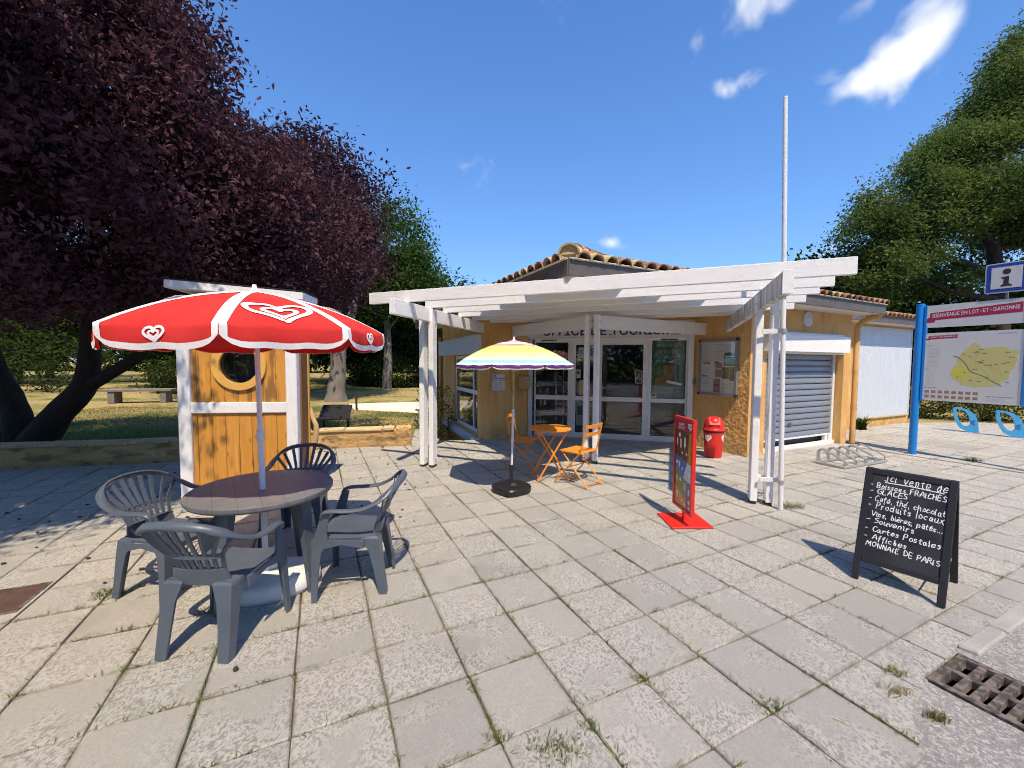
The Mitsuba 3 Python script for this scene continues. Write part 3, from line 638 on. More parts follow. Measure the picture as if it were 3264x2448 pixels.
part(bb, 'body', bx(.035, .085, 1.20, 1.30, .002, .05), 'steel_grey', M=MB); part(bb, 'button', tube([(.06, 1.24, .05), (.06, 1.24, .058)], .014, 10), 'dark_gasket', M=MB)
MC = WF(cl, u2)
ws = thing('wall_sign', 'small white office hours plaque on the shaded ochre pier', 'sign')
part(ws, 'plate', bx(.262, .552, 1.012, 1.355, .002, .012), 'sign_white', M=MC)
text('Office de Tourisme', .026, at(MC, .407, 1.255, .0125), 'navy', ws, center=True, depth=.001); text('Accueil - Boutique', .026, at(MC, .407, 1.215, .0125), 'navy', ws, center=True, depth=.001)
lines(ws, .29, .53, 1.03, 1.20, 6, 'print_grey', MC, .0125, .4, 5); part(ws, 'emblem', xf(lathe([(.018, 0), (.036, 0), (.036, .001), (.018, .001)], 20), at(MC, .315, 1.315, .0125) @ np.diag([1, .75, 1, 1])), 'navy', M=None)
lb = thing('letterbox', 'beige metal letterbox on the shaded pier beside the entrance', 'letterbox')
part(lb, 'body', bx(.836, 1.095, 1.032, 1.318, .002, .11, .01), 'beige_metal', M=MC); part(lb, 'flap', bx(.85, 1.08, 1.255, 1.30, .111, .118), 'beige_metal', M=MC)
part(lb, 'name_card', bx(.99, 1.085, 1.165, 1.2, .111, .114), 'paper', M=MC); part(lb, 'lock', tube([(.9, 1.18, .11), (.9, 1.18, .117)], .011, 10), 'dark_gasket', M=MC)
# posters and stickers on the glass
GZ = -.070
gp = thing('window_poster', 'dark green open days poster with a beer glass in the right side light', 'poster')
sheet(gp, 2.537, 3.172, .90, 2.05, 'green_print', MD, GZ - .012)
zq = GZ - .0095
for t_, h_, z_, w_ in (('BRASSERIE', .062, 1.93, .46), ('WEEK-END', .085, 1.79, .44), ('PORTES OUVERTES', .055, 1.70, .54)): text(t_, h_, at(MD, 2.855, z_, zq), 'grey_green', gp, width=w_, center=True, depth=.001)
sheet(gp, 2.72, 2.99, 1.60, 1.665, 'print_dark', MD, zq); text('5-6 JUILLET', .035, at(MD, 2.855, 1.614, zq + .002), 'grey_green', gp, center=True, depth=.001)
part(gp, 'beer_glass', xf(ext(Polygon([(-.10, .28), (.10, .28), (.09, .08), (.04, .0), (-.04, .0), (-.09, .08)]), .001), at(MD, 2.86, 1.28, zq)), 'amber_print')
part(gp, 'hand', xf(ext(unary_union([Point(-.13, .03).buffer(.09), Point(-.2, -.02).buffer(.08), sbox(-.28, -.08, .02, .03)]), .001), at(MD, 2.88, 1.24, zq + .001)), 'amber_print')
part(gp, 'sleeve', xf(ext(Polygon([(0, 0), (.28, -.07), (.26, -.11), (-.02, -.06)]), .001), at(MD, 2.84, 1.27, zq + .002)), 'board_blue')
lines(gp, 2.60, 3.10, .98, 1.14, 6, 'grey_green', MD, zq, .4, 3)
for i, (x0, x1, z0, z1, m, lab) in enumerate(((.165, .37, 1.23, 1.66, 'paper', 'large photo notice at the left edge of the left side light'), (.40, .56, 1.40, 1.64, 'grey_green', 'pale green notice beside the large photo notice'), (.59, .74, 1.40, 1.78, 'paper', 'white notice high in the middle of the left side light'), (.62, .76, 1.12, 1.36, 'sign_white', 'white notice with two pictures low in the left side light'),
                                        (1.07, 1.17, 1.70, 1.92, 'paper', 'notice at the top of the narrow left door leaf'), (1.03, 1.12, 1.28, 1.46, 'sign_white', 'small white sticker with a dark emblem on the left door leaf'), (1.09, 1.22, .92, 1.24, 'coping', 'yellowed paper at the bottom of the upper left door pane'), (1.04, 1.2, .28, .76, 'grey_green', 'bicycle notice in the lower pane of the left door leaf'),
                                        (2.225, 2.35, 1.19, 1.45, 'print_dark', 'dark cycle route sticker on the right door leaf'), (2.545, 2.64, .90, 1.0, 'sign_white', 'small white hearing loop sticker in the corner of the poster pane'))):
    k = thing('door_notice', lab, 'notice'); zo = -.058 if .9 < x0 < 2.4 else GZ - .004
    if x0 > 2.5: zo = GZ + .0
    sheet(k, x0, x1, z0, z1, m, MD, zo - .003)
    w, h = x1 - x0, z1 - z0
    if m in ('paper', 'sign_white', 'grey_green'):
        sheet(k, x0 + .15 * w, x0 + .8 * w, z0 + .45 * h, z1 - .15 * h, 'print_dark' if i % 2 else 'print_grey', MD, zo - .0012, name='picture')
        lines(k, x0 + .12 * w, x1 - .12 * w, z0 + .1 * h, z0 + .4 * h, 4, 'print_dark', MD, zo - .0012, .35, i)
    if m == 'print_dark':
        part(k, 'border', ext(sbox(x0, z0, x1, z1).difference(sbox(x0 + .01, z0 + .01, x1 - .01, z1 - .01)), .001, zo - .0012), 'paper', M=MD)
        part(k, 'cyclist', cat(*[ext(Point(x0 + .4 * w + sx * w, z0 + .38 * h).buffer(.022).difference(Point(x0 + .4 * w + sx * w, z0 + .38 * h).buffer(.016)), .001, zo - .0012) for sx in (-.15, .35)], ext(LineString([(x0 + .28 * w, z0 + .38 * h), (x0 + .5 * w, z0 + .58 * h), (x0 + .62 * w, z0 + .72 * h)]).buffer(.006), .001, zo - .0012)), 'paper', M=MD)
# a low table of leaflets and a rack inside
it = thing('leaflet_table', 'dark low table of leaflets behind the left side light', 'table')
part(it, 'top', bx(.2, .85, .42, .45, -.75, -.25), 'room_dark', M=MD)
for s, z in ((.23, -.72), (.82, -.72), (.23, -.28), (.82, -.28)): part(it, 'leg', bx(s - .012, s + .012, .0, .42, z - .012, z + .012), 'steel_grey', M=MD)
for i, w_ in enumerate(('leftmost in the front row', 'second from the left in the front row', 'third from the left in the front row', 'rightmost in the front row', 'leftmost in the back row', 'in the middle of the back row', 'rightmost in the back row')):
    k = thing('leaflet', f'folded leaflet {w_} on the low table inside', 'leaflet', 'leaflets on the table inside the entrance')
    scene[k] = mikit.ply(cbox(.13, .006, .18, .001), 'paper' if i % 3 else 'grey_green'); scene[k]['to_world'] = T((at(MD, .27 + (i % 4) * .17, .456 + .007 * (i // 4), -.35 - .24 * (i // 4)) @ frame((0, 0, 0), (math.cos(i), 0, math.sin(i)), (0, 1, 0))).tolist())
rk = thing('display_rack', 'white metal display stand inside the office', 'display stand')
for s in (.45, .62): part(rk, 'post', tube([(s, 0, -1.1), (s, 1.9, -1.1)], .014, 8), 'white_pvc', M=MD)
for z in (.6, 1.12, 1.55): part(rk, 'shelf', bx(.4, 1.0, z, z + .02, -1.25, -1.05), 'white_pvc', M=MD)
# ---------------------------------------------------------------- the white pergola
pg = thing('pergola', 'white painted timber pergola in front of the entrance', 'pergola')
pd_, qd_ = A_([math.cos(math.radians(-22.5)), math.sin(math.radians(-22.5))]), A_([math.sin(math.radians(22.5)), math.cos(math.radians(22.5))])
XL0, XL1 = A_([-1.52, 5.15]), A_([-.60, 8.42]); XR0, XR1 = A_([2.39, 3.57]), A_([3.80, 7.22])
def post(c, d, top, w=.072, dp=.15, gap=.082):
    d = d / np.linalg.norm(d); s = A_([d[1], -d[0]])
    for sg in (-1, 1):
        o = A_(c) + s * sg * (w + gap) / 2
        part(pg, 'post_board', cbox(w, dp, top - .035, .006, (0, 0, (top + .035) / 2)), 'white_wood', M=face(o, d))
        part(pg, 'post_shoe', bx(-w * .42, w * .42, -dp * .42, dp * .42, -.02, .034), 'dark_gasket', M=face(o, d))
    for z in (top - .1, top - .22, .12): part(pg, 'bolt', tube([(-.132, 0, z), (.132, 0, z)], .010, 8), 'galvanised', M=face(c, d))
dL, dR = XL1 - XL0, XR1 - XR0
PLc, PRc, PCc = A_([-1.275, 6.17]), A_([2.86, 4.60]), A_([1.27, 6.49])
post(PLc, dL, 2.39); post(PRc, dR, 2.38); post(PCc, qd_, 2.36)
part(pg, 'cross_beam', bar(P3(XL0, 2.30), P3(XL1, 2.30), .075, .20, .005), 'white_wood')
part(pg, 'cross_beam', bar(P3(XR0, 2.315), P3(XR1, 2.265), .075, .20, .005), 'grimy_wood', label='right cross beam streaked with black grime')
part(pg, 'beam_end', bar(P3(XR0 - dR / np.linalg.norm(dR) * .006, 2.3155), P3(XR0 - dR / np.linalg.norm(dR) * .0005, 2.3155), .085, .206, .003), 'white_wood')
rq = [0, .585, 1.175, 1.76, 2.38, 2.97]
o1 = A_([-1.425, 5.547]); f0, f1 = A_([-2.0, 5.765]), A_([3.055, 3.66]); rd = (f1 - f0) / np.linalg.norm(f1 - f0)
lefts = [f0, (-1.30, 6.145), (-1.13, 6.71), (-.95, 7.26), (-.77, 7.86), (-.45, 8.37)]
rights = [f1, (3.295, 4.214), (3.489, 4.673), (3.773, 5.281), (4.089, 5.96), (3.86, 6.66)]
for i, (a, b) in enumerate(zip(lefts, rights)):
    part(pg, 'rafter', bar(P3(a, 2.478), P3(b, 2.478), .05, .155, .004), 'white_wood')
for a, b in ((PCc, A_([.02, 8.60])), (PCc, A_([3.70, 7.75]))):
    d = (b - a) / np.linalg.norm(b - a)
    part(pg, 'brace_beam', bar(P3(a + d * .03, 2.25), P3(b, 2.25), .06, .215, .004), 'white_wood')
# flagpole strapped to the right post
fp = thing('flagpole', 'tall thin white flagpole strapped to the right pergola post', 'flagpole')
part(fp, 'pole', tube([(2.962, 4.392, 0), (2.925, 4.43, 2.4), (2.885, 4.47, 4.42)], [.025, .024, .022], 14), 'white_metal', smooth=40)
part(fp, 'cap', lathe([(0, .0), (.024, 0), (.022, .012), (0, .02)], 14), 'white_metal', smooth=40, M=rz(0, (2.885, 4.47, 4.42)))
for z, x in ((.31, 0), (1.96, -.028)):
    a = A_([2.78 + x, 4.50, z]); b = A_([2.99 + x, 4.455, z])
    part(fp, 'bracket', bar(a, b, .012, .05, .002), 'white_metal'); part(fp, 'bracket', bar(a + [0.02, .11, 0], b + [.0, .10, 0], .012, .05, .002), 'white_metal')
    part(fp, 'clamp', lathe([(.0255, -.022), (.031, -.022), (.031, .022), (.0255, .022), (.0255, -.022)], 18), 'galvanised', smooth=40, M=rz(0, (2.958 + x * .9, 4.396 + .02 * (z > 1), z)))

# ---------------------------------------------------------------- timber kiosk front on the left
kc = thing('timber_kiosk', 'white framed timber kiosk of weathered yellow planks with a round porthole', 'kiosk')
MK = WF((-3.46, 4.23), (1.19 / 1.2007, .16 / 1.2007))
part(kc, 'post', bx(-.02, .10, 0, 2.27, -.22, .025, .008), 'kiosk_white', M=MK); part(kc, 'post', bx(1.038, 1.152, 0, 2.25, -.10, .025, .008), 'kiosk_white', M=MK)
part(kc, 'rail', bx(.102, 1.036, 1.045, 1.158, -.05, .02, .006), 'kiosk_white', M=MK)
xs = [.102, .15, .29, .42, .553, .68, .805, .932, 1.036]
ring_c = (.577, 1.556)
for z0, z1 in ((.06, 1.043), (1.16, 2.25)):
    for i in range(8):
        pl = sbox(xs[i] + .002, z0, xs[i + 1] - .002, z1)
        if z0 > 1: pl = pl.difference(Point(ring_c).buffer(.20, 24))
        for g_ in getattr(pl, 'geoms', [pl]):
            if g_.area > .0006: part(kc, 'plank', ext(g_, .022, -.03 + rng.uniform(-.003, .003)), 'varnished_planks', M=MK)
part(kc, 'bottom_rail', bx(.102, 1.036, -.0, .058, -.06, .012), 'yellow_wood', M=MK)
part(kc, 'porthole_ring', ext(Point(ring_c).buffer(.268, 32).difference(Point(ring_c).buffer(.192, 32)), .03, -.006), 'yellow_wood', M=MK)
kk = part(kc, 'porthole_pane', tm([[.37, 1.35, -.02], [.785, 1.35, -.02], [.785, 1.765, -.02], [.37, 1.765, -.02]], [[0, 1, 2], [0, 2, 3]]), 'glass', M=MK)
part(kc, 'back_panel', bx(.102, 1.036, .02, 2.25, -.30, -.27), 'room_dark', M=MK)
part(kc, 'side_panel', bx(1.153, 1.17, .0, 2.24, -.25, -.06), 'brown_wood', M=MK); part(kc, 'side_trim', bx(1.153, 1.178, 0, 2.24, -.30, -.252), 'yellow_wood', M=MK)
part(kc, 'roof_board', xf(bx(-.10, 1.24, 0, .085, -.42, .045, .008), at(MK, 0, 2.335, 0) @ frame((0, 0, 0), (1, -.072, 0), (.072, 1, 0))), 'kiosk_white')
part(kc, 'roof_felt', xf(bx(-.105, 1.245, .087, .096, -.43, .05, .003), at(MK, 0, 2.335, 0) @ frame((0, 0, 0), (1, -.072, 0), (.072, 1, 0))), 'black_frame')
br = tube(smoothline([(1.175, 1.06, -.31), (1.20, .95, -.30), (1.24, .84, -.29), (1.225, .70, -.30), (1.18, .56, -.31)], 5), np.linspace(.018, .04, 21), 8, up=(0, 0, 1))
part(kc, 'branch_handle', br, 'raw_branch', smooth=50, M=MK, label='curved bare branch fixed to the side')

lec = thing('information_lectern', 'dark tilted information panel on posts behind the garden wall', 'lectern')
ML = face((-3.42, 7.86), (.2, -1))
part(lec, 'panel', xf(cbox(.55, .42, .03, .006), frame((0, 0, .62), (1, 0, 0), (0, -.85, .52))), 'black_frame', M=ML); part(lec, 'edge', xf(cbox(.57, .06, .035, .006), frame((0, .17, .515), (1, 0, 0), (0, -.85, .52))), 'black_frame', M=ML)
for s in (-.22, .22): part(lec, 'post', bx(s - .02, s + .02, -.03, .03, -.04, .58), 'black_frame', M=ML)
pn = thing('picnic_bench', 'grey picnic bench in the deep shade behind the plum tree', 'bench')
MPN = face((-14.2, 15.5), (.3, -1))
part(pn, 'top', bx(-1.1, 1.1, -.3, .3, .42, .50), 'bark_grey', M=MPN)
for s in (-.8, .8): part(pn, 'leg', bx(s - .1, s + .1, -.25, .25, -.03, .42), 'bark_grey', M=MPN)
sp_ = solo('wooden_stake', tube([(-5.2, 13.55, -.03), (-5.22, 13.55, .62)], [.04, .035], 8), 'bark_dark', 'short dark stake at the corner of the gravel path', 'stake')

# ---------------------------------------------------------------- moulded plastic armchairs and table
def loft(secs): 
    """secs: list of (n,3) rings"""
    secs = [A_(s, float) for s in secs]; n = len(secs[0]); V = np.vstack(secs); F = []
    for i in range(len(secs) - 1):
        for j in range(n):
            a, b = i * n + j, i * n + (j + 1) % n; F += [[a, b, b + n], [a, b + n, a + n]]
    for j in range(1, n - 1): F += [[0, j + 1, j], [(len(secs) - 1) * n, (len(secs) - 1) * n + j, (len(secs) - 1) * n + j + 1]]
    m = tm(V, F)
    if m.volume < 0: m.invert()
    return m
def chair_parts():
    P = []
    # seat: shallow dished shell with a rolled front lip
    nx, ny = 13, 11; top = []
    for j in range(ny):
        t = j / (ny - 1)
        y = -.215 + .415 * t; w = .185 + .035 * t
        for i in range(nx):
            s = i / (nx - 1) * 2 - 1
            z = .405 + .022 * t + .016 * abs(s) ** 3 - .012 * math.sin(math.pi * t) * (1 - s * s) - (.035 * max(0, t - .88) / .12 if t > .88 else 0) - (.022 if abs(s) > .97 else 0)
            top.append([s * w, y, z])
    F = []
    for j in range(ny - 1):
        for i in range(nx - 1):
            a = j * nx + i; F += [[a, a + 1, a + nx + 1], [a, a + nx + 1, a + nx]]
    top = A_(top); bot = top - [0, 0, .014]
    n = len(top); rim = [i for i in range(nx)] + [j * nx + nx - 1 for j in range(1, ny)] + [(ny - 1) * nx + i for i in range(nx - 2, -1, -1)] + [j * nx for j in range(ny - 2, 0, -1)]
    F2 = [[a + n, c + n, b + n] for a, b, c in F]
    R = [[x, rim[(i + 1) % len(rim)]] for i, x in enumerate(rim)]
    F3 = sum([[[a, a + n, b + n], [a, b + n, b]] for a, b in R], [])
    P.append(('seat', tm(np.vstack([top, bot]), F + F2 + F3), 35))
    sec = [(-.024, -.006), (-.020, .007), (0, .011), (.020, .007), (.024, -.006), (.016, -.012), (-.016, -.012)]
    arm = [(-.245, .112, .575), (-.256, .096, .610), (-.265, .04, .620), (-.272, -.05, .620), (-.272, -.15, .630), (-.262, -.235, .667), (-.225, -.315, .722), (-.15, -.360, .759), (-.07, -.378, .773), (0, -.382, .776)]
    path = smoothline(arm + [(-x, y, z) for x, y, z in arm[-2::-1]], 4)
    up = []
    for p in path:
        k = min(1, max(0, (p[2] - .63) / .12)); up.append([0, -.75 * k + .0, 1 - .35 * k])
    P.append(('back_rail', sweep(path, sec, up), 50))
    # lower back apron rising from the seat
    a = []
    for t, z, y, w in ((0, .385, -.212, .165), (.5, .43, -.222, .160), (1, .478, -.232, .150)):
        a.append([(-w, y + .030, z), (-w * .6, y + .006, z), (0, y, z), (w * .6, y + .006, z), (w, y + .030, z), (w, y + .018, z), (w * .6, y - .007, z), (0, y - .013, z), (-w * .6, y - .007, z), (-w, y + .018, z)])
    P.append(('back_apron', loft(a), 40))
    N = 9
    for i in range(N):
        s = -1 + 2 * i / (N - 1)
        b = A_([s * .138, -.232 + .028 * s * s, .472]); m_ = A_([s * .160, -.275 + .032 * s * s, .57])
        th = s * 1.02; k = np.interp(abs(s), [0, .25, .5, .75, 1.], [0, .25, .52, .80, 1.0])
        t = A_([math.copysign(np.interp(k, [0, 1], [0, .247]), s), np.interp(abs(s), [0, .5, 1], [-.378, -.352, -.275]), np.interp(abs(s), [0, .3, .6, .85, 1], [.767, .759, .735, .705, .689])])
        pth = smoothline([b, m_, (m_ * .45 + t * .55) + [0, -.006, 0], t], 3)
        wd = np.interp(np.linspace(0, 1, len(pth)), [0, .4, 1], [.82, .9, 1.0])
        P.append(('slat', sweep(pth, [(-.0145, -.004), (-.012, .004), (.012, .004), (.0145, -.004)], (0, -1, .3), np.stack([wd, np.ones(len(pth))], 1)), 30))
    xs_ = np.linspace(-.158, .158, 9)
    P.append(('cross_rail', sweep([(x, -.275 + .032 * (x / .16) ** 2, .565) for x in xs_], [(-.005, -.012), (-.005, .012), (.005, .012), (.005, -.012)], (0, 0, 1)), 30))
    # legs: L-section, splayed, widest at the seat
    def L(c, wx, wy, z, sx, sy, th=.014):
        x, y = c
        return [(x, y, z), (x - sx * wx, y, z), (x - sx * wx, y - sy * th, z), (x - sx * th, y - sy * th, z), (x - sx * th, y - sy * wy, z), (x, y - sy * wy, z)]
    for sx in (-1, 1):
        P.append(('leg', loft([L((sx * .258, .190), .036, .034, .0, sx, 1), L((sx * .248, .190), .046, .044, .18, sx, 1), L((sx * .240, .188), .060, .060, .33, sx, 1), L((sx * .236, .184), .095, .10, .41, sx, 1), L((sx * .243, .160), .04, .07, .47, sx, 1), L((sx * .256, .118), .034, .05, .596, sx, 1)]), 20))
        P.append(('leg', loft([L((sx * .205, -.285), .060, .050, .0, sx, -1), L((sx * .202, -.262), .070, .060, .16, sx, -1), L((sx * .198, -.245), .082, .075, .30, sx, -1), L((sx * .194, -.232), .11, .12, .392, sx, -1), L((sx * .186, -.222), .10, .12, .405, sx, -1)]), 20))
        P.append(('side_skirt', loft([[(sx * .225, -.14 + .002, .395), (sx * .215, -.14, .395), (sx * .215, -.14, .34), (sx * .225, -.14, .34)], [(sx * .232, .0, .405), (sx * .222, .0, .405), (sx * .222, .0, .375), (sx * .232, .0, .375)], [(sx * .236, .14, .415), (sx * .226, .14, .415), (sx * .226, .14, .35), (sx * .236, .14, .35)]]), 30))
    P.append(('front_skirt', loft([[(x, .198, .392), (x, .188, .392), (x, .188, .392 - h), (x, .198, .392 - h)] for x, h in ((-.17, .07), (-.11, .035), (0, .028), (.11, .035), (.17, .07))]), 30))
    return [(n, mikit.ply(m, 'chair_plastic', smooth=s)) for n, m, s in P]
CP = chair_parts()
for (x, y), f, lab in (((-1.68, 2.36), (.05, 1), 'grey plastic armchair nearest the viewer, its back turned to us'),
                       ((-1.163, 2.883), (-.99, -.13), 'grey plastic armchair right of the round table, seen from its side'),
                       ((-2.37, 2.81), (.985, -.16), 'grey plastic armchair left of the round table, facing right'),
                       ((-1.93, 3.60), (.2, -.98), 'grey plastic armchair behind the round table against the kiosk, in parasol shade')):
    k = thing('plastic_armchair', lab, 'chair', 'grey armchairs around the garden table')
    for n, d in CP: part(k, n, d, None, M=face((x, y), f))
gt = thing('garden_table', 'round grey plastic garden table with a parasol through its middle', 'table')
TC = (-1.755, 2.83)
MT = rz(.5, (*TC, 0))
part(gt, 'top', lathe([(.022, .722), (.40, .722), (.438, .718), (.452, .706), (.452, .682), (.444, .670), (.436, .672), (.438, .700), (.40, .704), (.022, .704), (.022, .722)], 56), 'table_plastic', smooth=35, M=MT)
for a in range(4):
    t = math.pi / 4 + a * math.pi / 2 + .1
    c, s = math.cos(t), math.sin(t)
    def ring(r, w, d, z): 
        e = A_([c, s, 0]); h = A_([-s, c, 0])
        return [e * r - h * w + [0, 0, z], e * r + h * w + [0, 0, z], e * (r - d) + h * w * .8 + [0, 0, z], e * (r - d) - h * w * .8 + [0, 0, z]]
    part(gt, 'leg', loft([ring(.385, .030, .028, 0), ring(.36, .038, .045, .35), ring(.34, .05, .07, .62), ring(.34, .06, .09, .70)]), 'chair_plastic', smooth=20, M=MT)
part(gt, 'apron', lathe([(.33, .704), (.34, .704), (.34, .655), (.33, .655), (.33, .704)], 40), 'chair_plastic', smooth=30, M=MT)

# ---------------------------------------------------------------- parasols
def heart(n=60, sx=1., sy=1.):
    t = np.linspace(0, 2 * math.pi, n)
    return np.c_[16 * np.sin(t) ** 3 * sx / 16, (13 * np.cos(t) - 5 * np.cos(2 * t) - 2 * np.cos(3 * t) - np.cos(4 * t) + 2) * sy / 16]
def swirl(w=.5, h=.4, lw=.07):
    """double heart emblem: an outer heart left open low on the right, curling into a smaller heart."""
    P = heart(80); out = P[8:58] * [w, h]; out2 = P[:2] * [w, h]
    outer = LineString(np.vstack([P[46:80], P[1:37]]) * [w, h]).buffer(lw * .5, 6)
    inner = LineString(P * [w * .52, h * .50] + [0, -.02 * h]).buffer(lw * .42, 6)
    tail = LineString([(P[36] * [w, h]), (w * .10, -h * .98), (-w * .18, -h * .72)]).buffer(lw * .3, 6)
    return unary_union([outer, inner]).simplify(.002)
def canopy(key, M, R, z_top, z_rim, val, n, phase, prof, sag=.0):
    """returns surf(i, t, s, off): panel i, t from 0 at the tip to 1 at the rim and on to 2 down the valance, s from -1 to 1 across."""
    def surf(i, t, s, off=0.):
        t = np.asarray(t, float); s = np.asarray(s, float)
        tt = np.minimum(t, 1.); r = R * tt; z = z_rim + (z_top - z_rim) * prof(tt)
        a0, a1 = phase + (i - .5) * 2 * math.pi / n, phase + (i + .5) * 2 * math.pi / n
        p0 = np.stack([np.cos(a0) * r, np.sin(a0) * r], -1); p1 = np.stack([np.cos(a1) * r, np.sin(a1) * r], -1)
        k = (s[..., None] + 1) / 2; xy = p0 * (1 - k) + p1 * k
        dv = np.maximum(t - 1, 0)
        am = (a0 + a1) / 2; e = A_([math.cos(am), math.sin(am)])
        curve = 1 - np.abs(s) ** 6 * .55
        z = z - dv * val * curve - sag * np.sin(math.pi * np.clip(tt, 0, 1)) * (1 - s * s)
        xy = xy + e * (off + .012 * np.sin(np.clip(dv, 0, 1) * 3) * (1 - s * s))[..., None] * np.where(t > 1, 1., .35)[..., None] if np.ndim(off) else xy + e * ((.012 * np.sin(np.clip(dv, 0, 1) * 3) * (1 - s * s))[..., None] + off * np.where(t > 1, 1., .3)[..., None])
        z = z + off * np.where(t > 1, 0., .95) + .004 * tt * np.sin(s * 9 + i * 2.1 + 5 * tt) * (1 - s * s) + .006 * np.sin(tt * 7 + i * 1.3) * (1 - s * s) * tt
        xy = xy + e * (.007 * np.clip(dv, 0, 1) * np.sin(s * 8 + i * 1.7))[..., None]
        return np.concatenate([xy, z[..., None]], -1)
    return surf
def gridmesh(f, ts, ss):
    Tt, S = np.meshgrid(ts, ss, indexing='ij'); V = f(Tt, S).reshape(-1, 3); n = len(ss); F = []
    for i in range(len(ts) - 1):
        for j in range(n - 1):
            a = i * n + j; F += [[a, a + n, a + n + 1], [a, a + n + 1, a + 1]]
    return tm(V, F)
U1 = (-1.702, 2.755, 0)
MU = rz(0, U1) @ frame((0, 0, 0), (1, 0, .008), (.0, 1, .01))
pr = thing('red_parasol', 'red parasol with white piping and white heart emblems over the garden table', 'parasol')
RU, ZT, ZR_, VAL, NP = .815, 2.06, 1.79, .125, 8
prof = lambda t: 1 - (.34 * t + .66 * t ** 2.2)
PH = math.atan2(-2.755, 1.702) + math.radians(12)       # one panel looks at the viewer
sf = canopy(pr, MU, RU, ZT, ZR_, VAL, NP, PH, prof, .012)
for i in range(NP):
    f = lambda t, s, i=i: sf(i, t, s)
    ts = np.r_[.0, np.linspace(.04, 1, 13), np.linspace(1.2, 2, 5)]
    part(pr, 'panel', gridmesh(f, ts, np.linspace(-1, 1, 25)), 'red_cloth', smooth=True, M=MU)
    wr = math.sin(math.pi / NP) * RU
    def band(a, b, i=i): return lambda t, s: sf(i, t, np.where(t > .0, np.sign(a) * (1 - np.abs(s) * np.minimum(0.034 / np.maximum(wr * np.minimum(t, 1), .01), 1)), s), .003)
    for sg in (-1, 1): part(pr, 'piping', gridmesh(band(sg, 0), np.r_[np.linspace(.03, 1, 11), np.linspace(1.15, 2, 6)], np.linspace(0, 1, 3)), 'white_cloth', smooth=True, M=MU)
    part(pr, 'hem', gridmesh(lambda t, s, i=i: sf(i, t, s, .0045), np.linspace(1.76, 2.02, 3), np.linspace(-.97, .97, 17)), 'white_cloth', smooth=True, M=MU)
def emblem(i, t0, w, h, lw, top, par=pr):
    g = swirl(w, h, lw); ms = []
    for q in getattr(g, 'geoms', [g]):
        v, fc = trimesh.creation.triangulate_polygon(q, engine='triangle') if False else trimesh.creation.triangulate_polygon(q, engine='earcut')
        m = tm(np.c_[v, np.zeros(len(v))], fc); m = m.subdivide_to_size(.05) if hasattr(m, 'subdivide_to_size') else m
        ms.append(m)
    m = cat(*ms); v = m.vertices
    if top:
        ln = math.hypot(RU, ZT - ZR_); t = t0 - v[:, 1] / ln; s = v[:, 0] / (math.sin(math.pi / NP) * RU * np.maximum(t, .1))
    else: t = t0 - v[:, 1] / VAL; s = v[:, 0] / (math.sin(math.pi / NP) * RU)
    m = tm(sf(i, t, s, .006), m.faces)
    part(par, 'emblem', m, 'white_cloth', M=MU, label='white double heart emblem')
emblem(0, .80, .165, .15, .033, True)
for i in (-1, 1, -2 + 8): emblem(i % 8, 1.45, .052, .042, .013, False)
for i in (2, 4, 6): emblem(i, .66, .19, .15, .034, True)
part(pr, 'pole', tube([(0, 0, .05), (0, 0, 1.10)], .019, 14), 'white_metal', smooth=40, M=MU); part(pr, 'upper_pole', tube([(0, 0, 1.10), (0, 0, ZT)], .016, 14), 'white_metal', smooth=40, M=MU)
part(pr, 'joint', cat(tube([(0, 0, 1.06), (0, 0, 1.13)], .024, 14), tube([(.0, -.02, 1.09), (.0, -.045, 1.09)], .012, 8)), 'white_plastic', smooth=40, M=MU)
part(pr, 'finial', lathe([(0, .045), (.012, .042), (.016, .02), (.03, .0), (.04, -.012), (0, -.014)], 16), 'white_plastic', smooth=40, M=MU @ rz(0, (0, 0, ZT + .005)))
for i in range(NP):
    a = PH + (i + .5) * 2 * math.pi / NP; ts = np.linspace(.03, .99, 9)
    part(pr, 'rib', tube([(math.cos(a) * RU * t, math.sin(a) * RU * t, ZR_ + (ZT - ZR_) * prof(t) - .012) for t in ts], .005, 6, up=(.01, .02, 1)), 'white_metal', M=MU)
    part(pr, 'strut', tube([(math.cos(a) * .02, math.sin(a) * .02, 1.72), (math.cos(a) * RU * .5, math.sin(a) * RU * .5, ZR_ + (ZT - ZR_) * prof(.5) - .012)], .004, 6, up=(.01, .02, 1)), 'white_metal', M=MU)
bs = solo('parasol_base', None or cat(lathe([(0, 0), (.27, 0), (.29, .03), (.285, .08), (.25, .115), (.15, .135), (.05, .145), (.045, .19), (.028, .19), (.028, .14), (0, .14)], 40)), 'white_plastic', 'white plastic water filled parasol foot under the garden table', 'parasol base', smooth=40, M=rz(.4, (-1.70, 2.80, 0)) @ np.diag([1.12, .82, 1, 1]))

